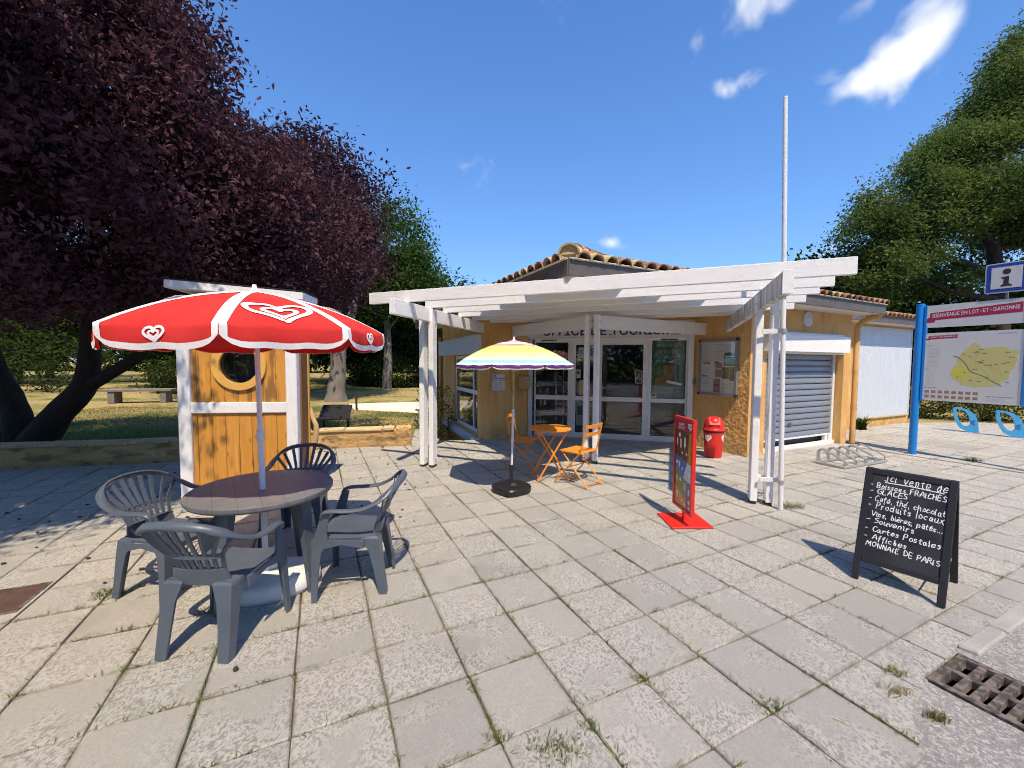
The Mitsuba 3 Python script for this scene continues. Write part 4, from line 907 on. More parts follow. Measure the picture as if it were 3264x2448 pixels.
# striped parasol by the bistro table
U2 = (.02, 4.962, 0)
st = thing('striped_parasol', 'small parasol striped yellow, blue and purple beside the bistro table', 'parasol')
R2, T2, Z2, V2 = .735, 1.868, 1.578, .058
def stripes(p, n, uv):
    r = dr.sqrt(dr.square(p.x - U2[0]) + dr.square(p.y - U2[1])) ; q = (1.868 - p.z) / (.29)
    q = q + .0
    c = mi.Color3f(.72, .60, .70)
    for e, k in ((.055, (.20, .08, .26)), (.085, (.74, .64, .70)), (.125, (.26, .10, .27)), (.145, (.76, .68, .68)), (.185, (.48, .15, .12)), (.215, (.68, .42, .36)), (.24, (.68, .36, .14)), (.265, (.74, .56, .20)), (.345, (.62, .46, .13)), (.385, (.76, .64, .22)), (.46, (.68, .56, .16)), (.50, (.74, .66, .24)), (.55, (.77, .73, .34)), (.66, (.72, .66, .24)), (.69, (.76, .75, .44)), (.775, (.78, .78, .62)), (.83, (.28, .58, .66)), (.945, (.58, .74, .77)), (.975, (.79, .79, .80))):
        c = dr.select(q > e, mi.Color3f(*k), c)
    return c
mat('striped_cloth', stripes, .8, None, .3)
mat('purple_cloth', (.11, .03, .17), .8)
MU2 = rz(0, U2)
sf2 = canopy(st, MU2, R2, T2, Z2, V2, 8, math.radians(-90 + 4), lambda t: 1 - (.30 * t + .70 * t ** 2), .012)
for i in range(8):
    part(st, 'panel', gridmesh(lambda t, s, i=i: sf2(i, t, s), np.r_[0, np.linspace(.05, 1, 12)], np.linspace(-1, 1, 9)), 'striped_cloth', smooth=True, M=MU2)
    part(st, 'valance', gridmesh(lambda t, s, i=i: sf2(i, t, s, .001), np.linspace(1.0, 1.85, 4), np.linspace(-.97, .97, 13)), 'purple_cloth', smooth=True, M=MU2)
    part(st, 'hem', gridmesh(lambda t, s, i=i: sf2(i, t, s, .0035), np.linspace(1.78, 2.02, 2), np.linspace(-.97, .97, 13)), 'white_cloth', smooth=True, M=MU2)
    part(st, 'valance_edge', gridmesh(lambda t, s, i=i: sf2(i, t, s, .0035), np.linspace(1.0, 1.14, 2), np.linspace(-.97, .97, 13)), 'white_cloth', smooth=True, M=MU2)
    a = math.radians(-86) + (i + .5) * math.pi / 4
    part(st, 'rib', tube([(math.cos(a) * R2 * t, math.sin(a) * R2 * t, Z2 + (T2 - Z2) * (1 - (.30 * t + .70 * t * t)) - .008) for t in np.linspace(.03, .99, 8)], .003, 5, up=(.01, .02, 1)), 'white_metal', M=MU2)
    part(st, 'strut', tube([(math.cos(a) * .015, math.sin(a) * .015, 1.50), (math.cos(a) * R2 * .5, math.sin(a) * R2 * .5, Z2 + (T2 - Z2) * .66 - .008)], .003, 5, up=(.01, .02, 1)), 'white_metal', M=MU2)
part(st, 'pole', tube([(-.018, 0, .26), (-.004, 0, .98)], .0135, 12), 'white_metal', smooth=40, M=MU2); part(st, 'upper_pole', tube([(-.004, 0, .98), (0, 0, 1.87)], .011, 12), 'coping', smooth=40, M=MU2)
part(st, 'joint', tube([(-.004, 0, .955), (-.003, 0, 1.03)], .0175, 12), 'white_plastic', smooth=40, M=MU2)
part(st, 'finial', lathe([(0, .05), (.008, .048), (.012, .02), (.02, .0), (0, -.005)], 12), 'white_cloth', smooth=40, M=MU2 @ rz(0, (0, 0, 1.865)))
b2 = thing('black_parasol_base', 'rounded black plastic foot holding the striped parasol', 'parasol base')
def rsq(r, k, n=40):
    a = np.linspace(0, 2 * math.pi, n, endpoint=False); return np.c_[np.sign(np.cos(a)) * np.abs(np.cos(a)) ** k * r, np.sign(np.sin(a)) * np.abs(np.sin(a)) ** k * r]
part(b2, 'body', loft([np.c_[rsq(r, .62), np.full(40, z)] for r, z in ((.20, 0), (.213, .015), (.217, .07), (.208, .085), (.18, .097), (.13, .107), (.08, .115), (.045, .12))]), 'black_plastic', smooth=25, M=rz(.75, (0.0, 4.965, 0)) )
part(b2, 'socket', lathe([(0, .11), (.034, .11), (.030, .15), (.024, .155), (.023, .25), (.030, .252), (.032, .30), (.026, .335), (.016, .337), (.014, .30), (0, .30)], 20), 'black_plastic', smooth=30, M=rz(0, (.0, 4.965, 0)))
for i in range(3): part(b2, 'moulded_rib', cbox(.07, .012, .008, .003, (.03, -.06 - .03 * i, .117 - .003 * i)), 'black_plastic', M=rz(0, (0, 4.965, 0)))

# ---------------------------------------------------------------- orange bistro set
bt = thing('bistro_table', 'small round orange folding metal table by the entrance', 'table')
MBT = rz(.2, (.532, 5.57, 0))
part(bt, 'top', lathe([(0, .712), (.275, .712), (.288, .708), (.290, .690), (.284, .684), (.280, .700), (0, .704)], 44), 'orange_paint', smooth=35, M=MBT)
for y, sg in ((-.17, 1), (.17, 1)):
    for sg in (-1, 1):
        part(bt, 'leg', bar((-sg * .20, y, .70), (sg * .23, y + .012 * sg, .0), .022, .014, .003, up=(0, 1, 0)), 'orange_paint', M=MBT)
for x, z in ((-.17, .62), (.17, .62), (-.2, .06)): part(bt, 'stretcher', bar((x, -.17, z), (x, .17, z), .012, .012, .002), 'orange_paint', M=MBT)
def bistro_chair(o, f, lab):
    k = thing('bistro_chair', lab, 'chair', 'orange folding chairs at the bistro table')
    M = face(o, f)
    for i in range(7): part(k, 'seat_slat', cbox(.385, .034, .010, .003, (0, -.165 + i * .052, .448)), 'orange_paint', M=M)
    for s in (-1, 1):
        part(k, 'seat_rail', bar((s * .16, -.19, .435), (s * .16, .17, .435), .014, .018, .002), 'orange_paint', M=M)
        part(k, 'back_leg', bar((s * .205, .24, .0), (s * .185, -.165, .46), .024, .012, .003), 'orange_paint', M=M)
        part(k, 'back_upright', sweep(smoothline([(s * .185, -.165, .46), (s * .18, -.20, .60), (s * .178, -.245, .82)], 4), [(-.012, -.005), (-.012, .005), (.012, .005), (.012, -.005)], (0, 1, .2)), 'orange_paint', M=M)
        part(k, 'front_leg', bar((s * .17, -.28, .0), (s * .165, .15, .445), .022, .011, .003), 'orange_paint', M=M)
    for z, y in ((.79, -.24), (.69, -.22)): part(k, 'back_slat', sweep(smoothline([(-.185, y + .012, z), (0, y - .012, z), (.185, y + .012, z)], 4), [(-.004, -.024), (-.004, .024), (.004, .024), (.004, -.024)], (0, -.2, 1)), 'orange_paint', smooth=30, M=M)
    part(k, 'stretcher', bar((-.2, .2, .045), (.2, .2, .045), .012, .012, .002), 'orange_paint', M=M); part(k, 'stretcher', bar((-.168, -.235, .05), (.168, -.235, .05), .012, .012, .002), 'orange_paint', M=M)
    part(k, 'pivot', tube([(-.2, .0, .25), (.2, .0, .25)], .006, 6), 'orange_paint', M=M)
bistro_chair((.885, 5.345), (-.72, .70), 'orange folding chair in sun, right of the bistro table')
bistro_chair((.20, 6.08), (.96, -.28), 'orange folding chair in shade, left of the bistro table behind the striped parasol')

# ---------------------------------------------------------------- chalk A-board
GLY = {  # single strokes on a unit body: capital height 1, x height .6
 'I': (.5, '5,0 5,10;2,10 8,10;2,0 8,0'), 'c': (.5, '8,5 5,6 2,4 2,2 4,0 8,1'), 'i': (.3, '4,6 4,0 6,0;4,8 4,8.6'), 'V': (.7, '1,10 5,0 9,10'), 'e': (.55, '2,3 8,3.4 7,6 4,6 2,3 3,0 8,1'), 'n': (.6, '2,6 2,0;2,4 5,6 7,5 7,0'), 't': (.45, '4,9 4,1 7,0;1,6 8,6.4'),
 'd': (.6, '7,5 4,6 2,3 3,0 6,1 8,4;8,10 8,0'), 'B': (.65, '2,0 2,10 6,10 8,8 6,5.4 2,5.2;6,5.4 9,3 6,0 2,0'), 'o': (.55, '5,6 2,4 2,1 5,0 8,2 7,5 5,6'), 's': (.5, '8,5.4 4,6 3,4 7,2.4 6,0 2,.6'), 'F': (.6, '2,0 2,10 8,10;2,5.4 7,5.6'), 'R': (.65, '2,0 2,10 7,9.4 7,6 2,5;4,5 8,0'), 'A': (.7, '1,0 5,10 9,0;2.6,3.6 7.4,3.6'), 'C': (.65, '9,9 5,10 2,6 3,1 6,0 9,1.4'),
 'H': (.65, '2,0 2,10;8,0 8,10;2,5 8,5'), 'E': (.6, '8,10 2,10 2,0 8,0;2,5.2 7,5.2'), 'S': (.6, '8,9 5,10 2,8 4,5.6 8,4 7,.6 2,.6'), 'G': (.7, '9,9 5,10 2,6 3,1 7,0 9,2 9,4.6 6,4.6'), 'L': (.55, '2,10 2,0 8,0'), 'a': (.58, '7,5 4,6 2,3 3,0 6,1 7,5 7,1 9,0'), 'f': (.45, '8,9.4 5,10 4,7 4,-3;1,5.4 7,5.6'), 'é': (.55, '2,3 8,3.4 7,6 4,6 2,3 3,0 8,1;4,8 7,9.8'), 'è': (.55, '2,3 8,3.4 7,6 4,6 2,3 3,0 8,1;7,8 4,9.8'), ',': (.3, '4,1 3,-2'),
 'h': (.6, '2,10 2,0;2,4 5,6 7,5 7,0'), 'l': (.3, '4,10 4,0 6,.2'), 'P': (.6, '2,0 2,10 7,9.6 8,7 6,5 2,4.8'), 'r': (.48, '2,6 2,0;2,4 5,6 7,5.4'), 'u': (.6, '2,6 2,1.4 4,0 7,2;7,6 7,0 9,.2'), 'x': (.55, '2,6 8,0;8,6 2,0'), 'b': (.58, '2,10 2,0;2,1 5,0 8,2 7,5 4,6 2,4'), 'p': (.58, '2,6 2,-4;2,5 5,6 8,4 6,.4 2,1'), 'â': (.58, '7,5 4,6 2,3 3,0 6,1 7,5 7,1 9,0;3,8 5,9.8 7,8'), '.': (.3, '3,0 3.6,.4'), 'v': (.52, '1,6 4,0 8,6'),
 'M': (.8, '1,0 2,10 5,4 8,10 9,0'), 'O': (.7, '5,10 1.6,7 2,2 5,0 8.6,3 8,8 5,10'), 'N': (.7, '2,0 2,10 8,0 8,10'), 'D': (.65, '2,0 2,10 6,9 8.6,5 6,.6 2,0'), '-': (.6, '1,4 8,4.4'), ' ': (.45, '')}
def handwriting(s, h, lw, seed, track=1.0):
    r = np.random.default_rng(seed); x = 0.; out = []
    for ch in s:
        w, d = GLY[ch]
        for st_ in d.split(';') if d else []:
            P = A_([[float(v) / 10 for v in q.split(',')] for q in st_.split()]) * [w / .9, 1.] + r.normal(0, .035, (1, 2))
            P = (P + r.normal(0, .026, P.shape)) * [h, h]; P[:, 0] += P[:, 1] * .06 + x
            Q = smoothline(np.c_[P, P[:, 0] * 0], 3)[:, :2] if len(P) > 2 else P
            out.append(LineString(Q).buffer(lw / 2, 4))
        x += w * h * 1.12 * track
    return unary_union(out), x
ab = thing('chalk_board', 'black A-frame chalkboard with a white handwritten list of goods for sale', 'A-board')
fl_, fr_ = A_([2.573, 2.987]), A_([2.863, 2.593])
ex = (fr_ - fl_) / np.linalg.norm(fr_ - fl_); ey = A_([-ex[1], ex[0]]); WB = float(np.linalg.norm(fr_ - fl_))
HB, DB = .80, .256
for side, (o, sgn) in enumerate(((fl_, 1), (fl_ + ey * 2 * DB, -1))):
    yv = A_([ey[0] * DB * sgn, ey[1] * DB * sgn, HB]); SLn = np.linalg.norm(yv)
    MA_ = frame((*o, 0), (ex[0], ex[1], 0), yv)          # x along the board, y up its slope, z out towards us (front leaf)
    zo = 0 if sgn > 0 else -.02
    nm = 'frame_front' if sgn > 0 else 'frame_back'
    for a, b in ((0, .042), (WB - .042, WB)): part(ab, 'leg', bx(a, b, 0, SLn, zo, zo + .022, .004), 'black_frame', M=MA_)
    part(ab, 'top_rail', bx(.043, WB - .043, SLn - .042, SLn - .001, zo, zo + .021, .004), 'black_frame', M=MA_); part(ab, 'bottom_rail', bx(.043, WB - .043, .135, .175, zo, zo + .021, .004), 'black_frame', M=MA_)
    part(ab, 'slate', bx(.043, WB - .043, .176, SLn - .043, zo + .005, zo + .012, .001), 'chalkboard', M=MA_)
    if sgn > 0: MF, SF = MA_, SLn
RW = [('Ici Vente de', .115, .760, .047, 0), ('- Boissons FRAiCHES', .030, .700, .033, 1), ('- GLACES', .030, .655, .033, 2), ('- Café, thé, chocolat', .032, .600, .036, 3), ('- Produits locaux', .034, .545, .040, 4), ('  Vins, bières, pâtés...', .030, .488, .031, 5), ('- Souvenirs', .034, .436, .034, 6), ('- Cartes Postales', .030, .372, .034, 7), ('- Affiches', .036, .316, .034, 8), ('MONNAiE DE PARiS', .056, .262, .031, 9)]
for s_, x_, y_, h_, sd in RW:
    g, w = handwriting(s_, h_ * (1.1 if sd else 1.22), .0045 if sd else .0052, sd)
    mx = WB - .045 - x_; k_ = min(1.12, mx / w)
    M = at(MF, x_, y_ * SF / .84, .0126) @ frame((0, 0, 0), (1, -.03 + .012 * ((sd * 7) % 5 - 2) * .5, 0), (.03, 1, 0))
    m = ext(g, .0008); m.apply_scale([k_, 1, 1]); part(ab, 'chalk_line', xf(m, M), 'chalk')
part(ab, 'chalk_underline', xf(ext(LineString([(.12, .742), (.27, .745), (.425, .737)]).buffer(.003), .0008), at(MF, 0, .004, .0126)), 'chalk')
part(ab, 'hinge', cat(*[tube([(*(fl_ + ey * DB + ex * a), HB - .004), (*(fl_ + ey * DB + ex * (a + .05)), HB - .004)], .008, 8) for a in (.06, WB - .11)]), 'steel_grey')
part(ab, 'stay', bar((*(fr_ + ey * .09 - ex * .03), .2), (*(fr_ + ey * .42 - ex * .03), .2), .006, .012, .001), 'galvanised')

# ---------------------------------------------------------------- red ice cream stand
rs = thing('ice_cream_stand', 'red swivel stand with an ice cream price poster in front of the right pergola post', 'sign stand')
MR = rz(.02, (1.757, 4.045, 0))
part(rs, 'foot_plate', bx(-.205, .205, -.195, .195, .002, .016, .003), 'red_plastic', M=MR)
part(rs, 'stem', bx(-.018, .018, -.016, .016, .016, .14, .003), 'red_plastic', M=MR)
# panel faces -x (towards the viewer's left) : local x runs from the far edge to the near edge
MPn = MR @ frame((-.02, .215, .12), (0, -1, 0), (0, 0, 1))
PW, PH_ = .43, .94
part(rs, 'frame', ext(sbox(0, 0, PW, PH_).difference(sbox(.028, .028, PW - .028, PH_ - .028)), .034, -.017), 'red_plastic', M=MPn)
part(rs, 'back_board', bx(.026, PW - .026, .026, PH_ - .026, -.006, .006, .001), 'red_plastic', M=MPn)
def panel_poly(P, m, zo, name, rep=(1, )): 
    for sd in (1,): part(rs, name, ext(Polygon(P) if isinstance(P, list) else P, .0008, zo), m, M=MPn)
Z0 = .0065
panel_poly([(.03, .80), (.40, .80), (.40, .91), (.03, .91)], 'magenta', Z0, 'header')
panel_poly([(.03, .54), (.30, .50), (.33, .80), (.03, .80)], 'ice_brown', Z0, 'brown_field'); panel_poly([(.30, .50), (.40, .48), (.40, .80), (.33, .80)], 'ice_orange', Z0, 'gold_field')
panel_poly([(.03, .40), (.22, .33), (.30, .50), (.03, .54)], 'ice_blue', Z0, 'blue_field'); panel_poly([(.22, .33), (.40, .30), (.40, .48), (.30, .50)], 'board_blue', Z0, 'pale_field')
panel_poly([(.03, .22), (.20, .16), (.22, .33), (.03, .40)], 'ice_green', Z0, 'green_field'); panel_poly([(.20, .16), (.29, .14), (.31, .32), (.22, .33)], 'grey_green', Z0, 'dark_green_field'); panel_poly([(.31, .32), (.29, .14), (.30, .03), (.40, .03), (.40, .30)], 'ice_purple', Z0, 'purple_field')
panel_poly([(.03, .03), (.298, .03), (.288, .14), (.20, .16), (.03, .22)], 'ice_orange', Z0, 'orange_field')
part(rs, 'emblem', xf(ext(swirl(.042, .036, .011), .0008), at(MPn, .345, .858, Z0 + .001)), 'white_cloth', label='white double heart emblem on the header')
r_ = np.random.default_rng(4)
def lolly(x, y, h, w): return unary_union([LineString([(x, y), (x, y + h - w)]).buffer(w / 2), sbox(x - w * .12, y - h * .35, x + w * .12, y)])
ice = [lolly(.15, .64, .10, .035), lolly(.24, .66, .10, .035), lolly(.07, .66, .07, .03), Point(.12, .75).buffer(.024), Point(.28, .58).buffer(.018), Point(.19, .58).buffer(.014), lolly(.13, .43, .07, .03), Point(.07, .46).buffer(.02), Point(.2, .42).buffer(.016), lolly(.35, .38, .06, .03), lolly(.08, .28, .06, .026), Point(.16, .3).buffer(.018), lolly(.26, .22, .08, .024), lolly(.35, .20, .06, .03), Point(.36, .12).buffer(.022), lolly(.1, .12, .06, .028), Point(.2, .09).buffer(.02), Point(.26, .07).buffer(.015), Point(.36, .065).buffer(.018)]
part(rs, 'ice_pictures', cat(*[ext(g, .0008, Z0 + .0012) for g in ice[::2]]), 'ice_cream', M=MPn); part(rs, 'ice_pictures', cat(*[ext(g, .0008, Z0 + .0012) for g in ice[1::2]]), 'white_cloth', M=MPn)
text('GLACES', .022, at(MPn, .09, .855, Z0 + .001), 'white_cloth', rs, depth=.0008); lines(rs, .09, .24, .815, .845, 2, 'white_cloth', MPn, Z0 + .001, .4, 2)

# ---------------------------------------------------------------- red bin
bn = thing('litter_bin', 'red swing lid litter bin with white double heart emblems by the ochre wall', 'litter bin')
MBn = rz(2.4, (3.47, 6.93, 0))
part(bn, 'body', lathe([(0, .004), (.132, .004), (.138, .02), (.155, .42), (.160, .47), (.150, .472), (.14, .46), (.135, .05), (0, .04)], 36), 'red_plastic', smooth=35, M=MBn)
part(bn, 'lid', lathe([(.168, .462), (.176, .468), (.172, .492), (.158, .505), (.150, .58), (.135, .64), (.10, .68), (.05, .695), (0, .698)], 36), 'red_plastic', smooth=40, M=MBn)
part(bn, 'flap', xf(cbox(.17, .15, .012, .005), frame((.0, -.115, .625), (1, 0, 0), (0, .62, .78))), 'red_plastic', M=rz(-.35, (3.47, 6.93, 0)))
part(bn, 'liner', lathe([(.150, .458), (.166, .462), (.168, .448), (.158, .43), (.152, .452)], 30), 'black_plastic', smooth=40, M=MBn)
g = swirl(.052, .058, .02)
v, fc = trimesh.creation.triangulate_polygon(max(getattr(g, 'geoms', [g]), key=lambda q: q.area) if g.geom_type != 'Polygon' else g, engine='earcut')
ems = []
for q in getattr(g, 'geoms', [g]):
    v, fc = trimesh.creation.triangulate_polygon(q, engine='earcut'); ems.append(tm(np.c_[v, v[:, :1] * 0], fc).subdivide_to_size(.03))
em = cat(*ems)
for a0 in (-2.62, -.72):
    a = a0 + em.vertices[:, 0] / .152; z = .335 + em.vertices[:, 1]; r = .1395 + (z - .02) / .40 * .0165 + .002
    part(bn, 'emblem', tm(np.c_[3.47 + r * np.cos(a), 6.93 + r * np.sin(a), z], em.faces), 'white_cloth', label='white double heart emblem')

# ---------------------------------------------------------------- blue posts with the map board
sg = thing('map_sign', 'large welcome board with a yellow department map between blue posts', 'sign')
so, sd_ = A_([7.233, 7.264]), A_([.458, -.889])
MSg = WF(so, sd_)
for s in (0., 1.37): part(sg, 'post', tube([(s, -.03, 0), (s, 2.66, 0)], .056, 20), 'blue_paint', smooth=40, M=MSg); part(sg, 'post_cap', lathe([(0, 0), (.059, 0), (.057, .02), (0, .028)], 20), 'blue_paint', smooth=40, M=rz(0, (*(so + sd_ * s), 2.655)))
for s in (.088, 1.23): part(sg, 'rail', bx(s - .022, s + .012, .97, 2.64, -.03, .03), 'blue_paint', M=MSg)
def rounded(x0, x1, z0, z1, r): return sbox(x0 + r, z0 + r, x1 - r, z1 - r).buffer(r, 6)
hd = part(sg, 'header_panel', ext(rounded(.10, 1.20, 2.25, 2.632, .03), .03, -.012), 'sign_white', M=MSg)
mp = part(sg, 'map_panel', ext(rounded(.10, 1.20, .985, 2.155, .03), .03, -.012), 'sign_white', M=MSg)
zs = .0185
ban = Polygon([(.10, 2.335), (.10, 2.42), (.135, 2.42), (.135, 2.50), (1.165, 2.575), (1.165, 2.42), (.20, 2.375), (.20, 2.338)])
part(hd, 'banner', ext(ban, .0015, zs), 'magenta', M=MSg)
text('BIENVENUE EN LOT-ET-GARONNE', .058, at(MSg, .165, 2.420, zs + .002) @ frame((0, 0, 0), (1, .058, 0), (-.058, 1, 0)), 'sign_white', hd, width=.97, depth=.001)
b_ = Polygon([(.10, 2.035), (.10, 2.06), (.135, 2.06), (.135, 2.105), (.50, 2.115), (.48, 2.09), (.50, 2.06), (.16, 2.048), (.16, 2.036)])
part(mp, 'banner', ext(b_, .0015, zs), 'magenta', M=MSg); text('LAISSEZ-VOUS EMBARQUER', .022, at(MSg, .15, 2.070, zs + .002) @ frame((0, 0, 0), (1, .03, 0), (-.03, 1, 0)), 'sign_white', mp, width=.31, depth=.0008)
for i, (x0, x1, z0, z1, n) in enumerate(((.14, .30, 1.72, 1.90, 8), (.14, .31, 1.56, 1.70, 6), (.14, .25, 1.26, 1.50, 8))): lines(mp, x0, x1, z0, z1, n, 'print_pale', MSg, zs, .55, i + 20)
for x0, x1, z in ((.11, .19, 1.925), (.11, .17, 1.525), (.11, .27, 1.205), (.84, 1.14, 1.095), (.94, 1.13, 2.10)): part(mp, 'heading', bx(x0, x1, z, z + .012, zs, zs + .001, .0002), 'print_grey', M=MSg)
for j in range(2):
    for i in range(8): part(mp, 'photograph', xf(bx(-.028, .028, -.024, .024, zs, zs + .0012, .0003), at(MSg, .15 + i * .083, 1.14 - .083 * j, 0) @ frame((0, 0, 0), (1, .05 * (-1) ** i, 0), (-.05 * (-1) ** i, 1, 0))), 'print_brown')
a_ = np.linspace(0, 2 * math.pi, 64, endpoint=False); r__ = np.random.default_rng(12)
rad = 1 + .10 * np.sin(3 * a_ + 1) + .07 * np.sin(5 * a_ + 2) + r__.normal(0, .035, 64)
dep_ = Polygon([(.42, 1.44), (.50, 1.36), (.56, 1.27), (.70, 1.25), (.84, 1.26), (.96, 1.29), (1.07, 1.40), (1.09, 1.53), (1.13, 1.58), (1.15, 1.84), (1.06, 1.85), (1.02, 1.90), (.86, 1.885), (.78, 1.875), (.72, 1.965), (.66, 1.955), (.62, 1.90), (.57, 1.82), (.50, 1.74), (.50, 1.64), (.455, 1.55)])
dep_ = Polygon(A_(dep_.segmentize(.04).exterior.coords) + r__.normal(0, .006, (len(dep_.segmentize(.04).exterior.coords), 2))).buffer(0)
part(mp, 'department_map', ext(dep_, .0012, zs), 'map_yellow', M=MSg)
part(mp, 'district', ext(Polygon([(.43, 1.44), (.50, 1.365), (.60, 1.40), (.66, 1.48), (.56, 1.56), (.47, 1.56)]).intersection(dep_), .0008, zs + .0013), 'map_yellow_bright', M=MSg)
riv = LineString(smoothline([(.46, 1.76, 0), (.52, 1.72, 0), (.60, 1.62, 0), (.66, 1.50, 0), (.78, 1.44, 0), (.86, 1.38, 0), (1.0, 1.28, 0)], 6)[:, :2]).buffer(.0055)
rd_ = [LineString(smoothline(np.c_[P, np.zeros(len(P))], 4)[:, :2]).buffer(.0018) for P in [A_([(r__.uniform(.5, 1.1), r__.uniform(1.3, 1.85)) for _ in range(4)]) for _ in range(9)]]
part(mp, 'river', ext(riv, .0008, zs + .002), 'map_line', M=MSg); part(mp, 'roads', cat(*[ext(g.intersection(dep_), .0007, zs + .0014) for g in rd_]), 'coping', M=MSg)
part(mp, 'town_names', cat(*[bx(x, x + r__.uniform(.025, .06), z, z + .010, zs + .0022, zs + .003, .0002) for x, z in [(r__.uniform(.5, 1.08), r__.uniform(1.32, 1.86)) for _ in range(26)]]), 'map_line', M=MSg)
lines(mp, .84, 1.12, 1.02, 1.075, 3, 'print_pale', MSg, zs, .4, 31)
isg = thing('information_sign', 'white sign with a dark letter i in a blue border above the map board', 'sign')
MI = at(MSg, 0, 0, .03)
part(isg, 'rim', ext(rounded(.76, 1.205, 2.735, 3.195, .025), .03, -.02), 'sign_white', M=MI); part(isg, 'border', ext(rounded(.775, 1.19, 2.75, 3.18, .015), .003, .0105), 'sign_blue', M=MI)
part(isg, 'field', ext(sbox(.825, 2.80, 1.14, 3.13), .003, .014), 'sign_white', M=MI)
ig = unary_union([Point(.985, 3.055).buffer(.043, 12), Polygon([(.93, 2.975), (1.01, 2.985), (1.01, 2.87), (1.045, 2.845), (1.045, 2.83), (.925, 2.83), (.925, 2.845), (.955, 2.87), (.955, 2.95), (.93, 2.955)])])
part(isg, 'letter', ext(ig, .002, .0175), 'sign_brown', M=MI)
part(isg, 'bracket', bx(.97, .995, 2.60, 2.9, -.06, -.025), 'steel_grey', M=MSg); part(isg, 'bracket', bx(.86, 1.1, 2.60, 2.64, -.06, -.02), 'steel_grey', M=MSg)

# ---------------------------------------------------------------- cycle stands
cr = thing('cycle_rack', 'low galvanised steel bicycle rack of looped hoops beside the shutter step', 'bicycle rack')
MR2 = rz(ANG - .04, (5.10, 6.15, 0)) @ np.diag([1.08, 1.08, 1.12, 1])
part(cr, 'front_rail', bar((-.02, 0, .02), (1.08, 0, .02), .035, .03, .003), 'galvanised', M=MR2); part(cr, 'rear_rail', bar((-.02, .36, .02), (1.08, .36, .02), .035, .03, .003), 'galvanised', M=MR2)
for s in (-.02, 1.08): part(cr, 'side_rail', bar((s, .02, .02), (s, .34, .02), .03, .03, .003), 'galvanised', M=MR2)
for i in range(5):
    for e in ((-.022, .022) if i < 4 else (0,)):
        x = .03 + i * .25 + e
        part(cr, 'hoop', tube(smoothline([(x, .36, .03), (x, .36, .16), (x, .33, .205), (x, .28, .21), (x, .04, .115), (x, .005, .09), (x, 0, .03)], 4), .0105, 8, up=(1, 0, 0)), 'galvanised', smooth=50, M=MR2)
outl = smoothline([(-.215, .575, 0), (-.10, .580, 0), (.05, .52, 0), (.17, .36, 0), (.225, .0, 0)], 5)[:, :2].tolist() + smoothline([(.075, .0, 0), (-.075, .08, 0), (-.17, .27, 0), (-.215, .46, 0), (-.215, .575, 0)], 5)[:, :2].tolist()
holp = smoothline([(-.17, .545, 0), (-.08, .53, 0), (.03, .43, 0), (.08, .22, 0), (.04, .14, 0), (-.06, .18, 0), (-.14, .36, 0), (-.17, .545, 0)], 5)[:, :2].tolist()
hoop = Polygon(outl).buffer(0).difference(Polygon(holp).buffer(0))
for (x, y), lab in (((10.92, 9.72), 'blue loop bicycle stand further from the map sign edge, first seen below the board'), ((11.18, 9.06), 'blue loop bicycle stand nearer the right edge of the view below the map board')):
    k = thing('bicycle_stand', lab, 'bicycle stand', 'blue loop bicycle stands under the hedge')
    M = WF((x, y), (.80, -.60))
    part(k, 'loop', ext(hoop, .07, -.035), 'sky_blue_paint', M=M)
    bc = unary_union([Point(-.03, 0).buffer(.026, 8).difference(Point(-.03, 0).buffer(.018, 8)), Point(.05, 0).buffer(.026, 8).difference(Point(.05, 0).buffer(.018, 8)), LineString([(-.03, 0), (-.01, .045), (.04, .045), (.01, 0), (-.01, .045)]).buffer(.004), LineString([(.05, 0), (.035, .07)]).buffer(.004)])
    part(k, 'bicycle_mark', xf(ext(bc, .002), at(M, .125, .22, .0355) @ frame((0, 0, 0), (0, 1, 0), (-1, 0, 0))), 'navy')
# ---------------------------------------------------------------- trees and shrubs
def foliage(blobs, n, size, seed, clump=.28, k=22, shell=.72, gap=.42, freq=.55, droop=.35, wide=.52, up=.55):
    r = np.random.default_rng(seed); B = A_(blobs, float)
    w = B[:, 3] * B[:, 4] + B[:, 4] * B[:, 5] + B[:, 3] * B[:, 5]; w /= w.sum()
    nc = int(n / k * 1.9); bi = r.choice(len(B), nc, p=w)
    d = r.normal(size=(nc, 3)); d /= np.linalg.norm(d, axis=1, keepdims=True)
    rad = np.where(r.random(nc) < shell, r.uniform(.80, 1.06, nc), r.uniform(.2, 1, nc) ** .5)
    lump = .55 + .90 * meshkit.fbm(d * 2.3 + bi[:, None] * 7.3, 3, seed)
    c = B[bi, :3] + d * rad[:, None] * lump[:, None] * B[bi, 3:6]
    keep = meshkit.fbm(c * freq + seed, 3, seed + 5) + r.normal(0, .03, nc) > gap
    c = c[keep][:int(n / k)]
    p = np.repeat(c, k, 0) + r.normal(0, clump, (len(c) * k, 3)) * [1, 1, .75]
    m = len(p)
    nrm = r.normal(size=(m, 3)) + [0, 0, up * 1.6]; nrm /= np.linalg.norm(nrm, axis=1, keepdims=True)
    ax = r.normal(size=(m, 3)) - [0, 0, droop]; ax -= nrm * (ax * nrm).sum(1, keepdims=True); ax /= np.linalg.norm(ax, axis=1, keepdims=True)
    sd = np.cross(nrm, ax); s = size * r.uniform(.5, 1.45, (m, 1))
    V = np.stack([p, p + ax * s * .45 + sd * s * wide * .5 + nrm * s * .10, p + ax * s, p + ax * s * .45 - sd * s * wide * .5 + nrm * s * .10], 1).reshape(-1, 3)
    i = np.arange(m)[:, None] * 4
    return tm(V, np.vstack([i + [0, 1, 2], i + [0, 2, 3]])), c
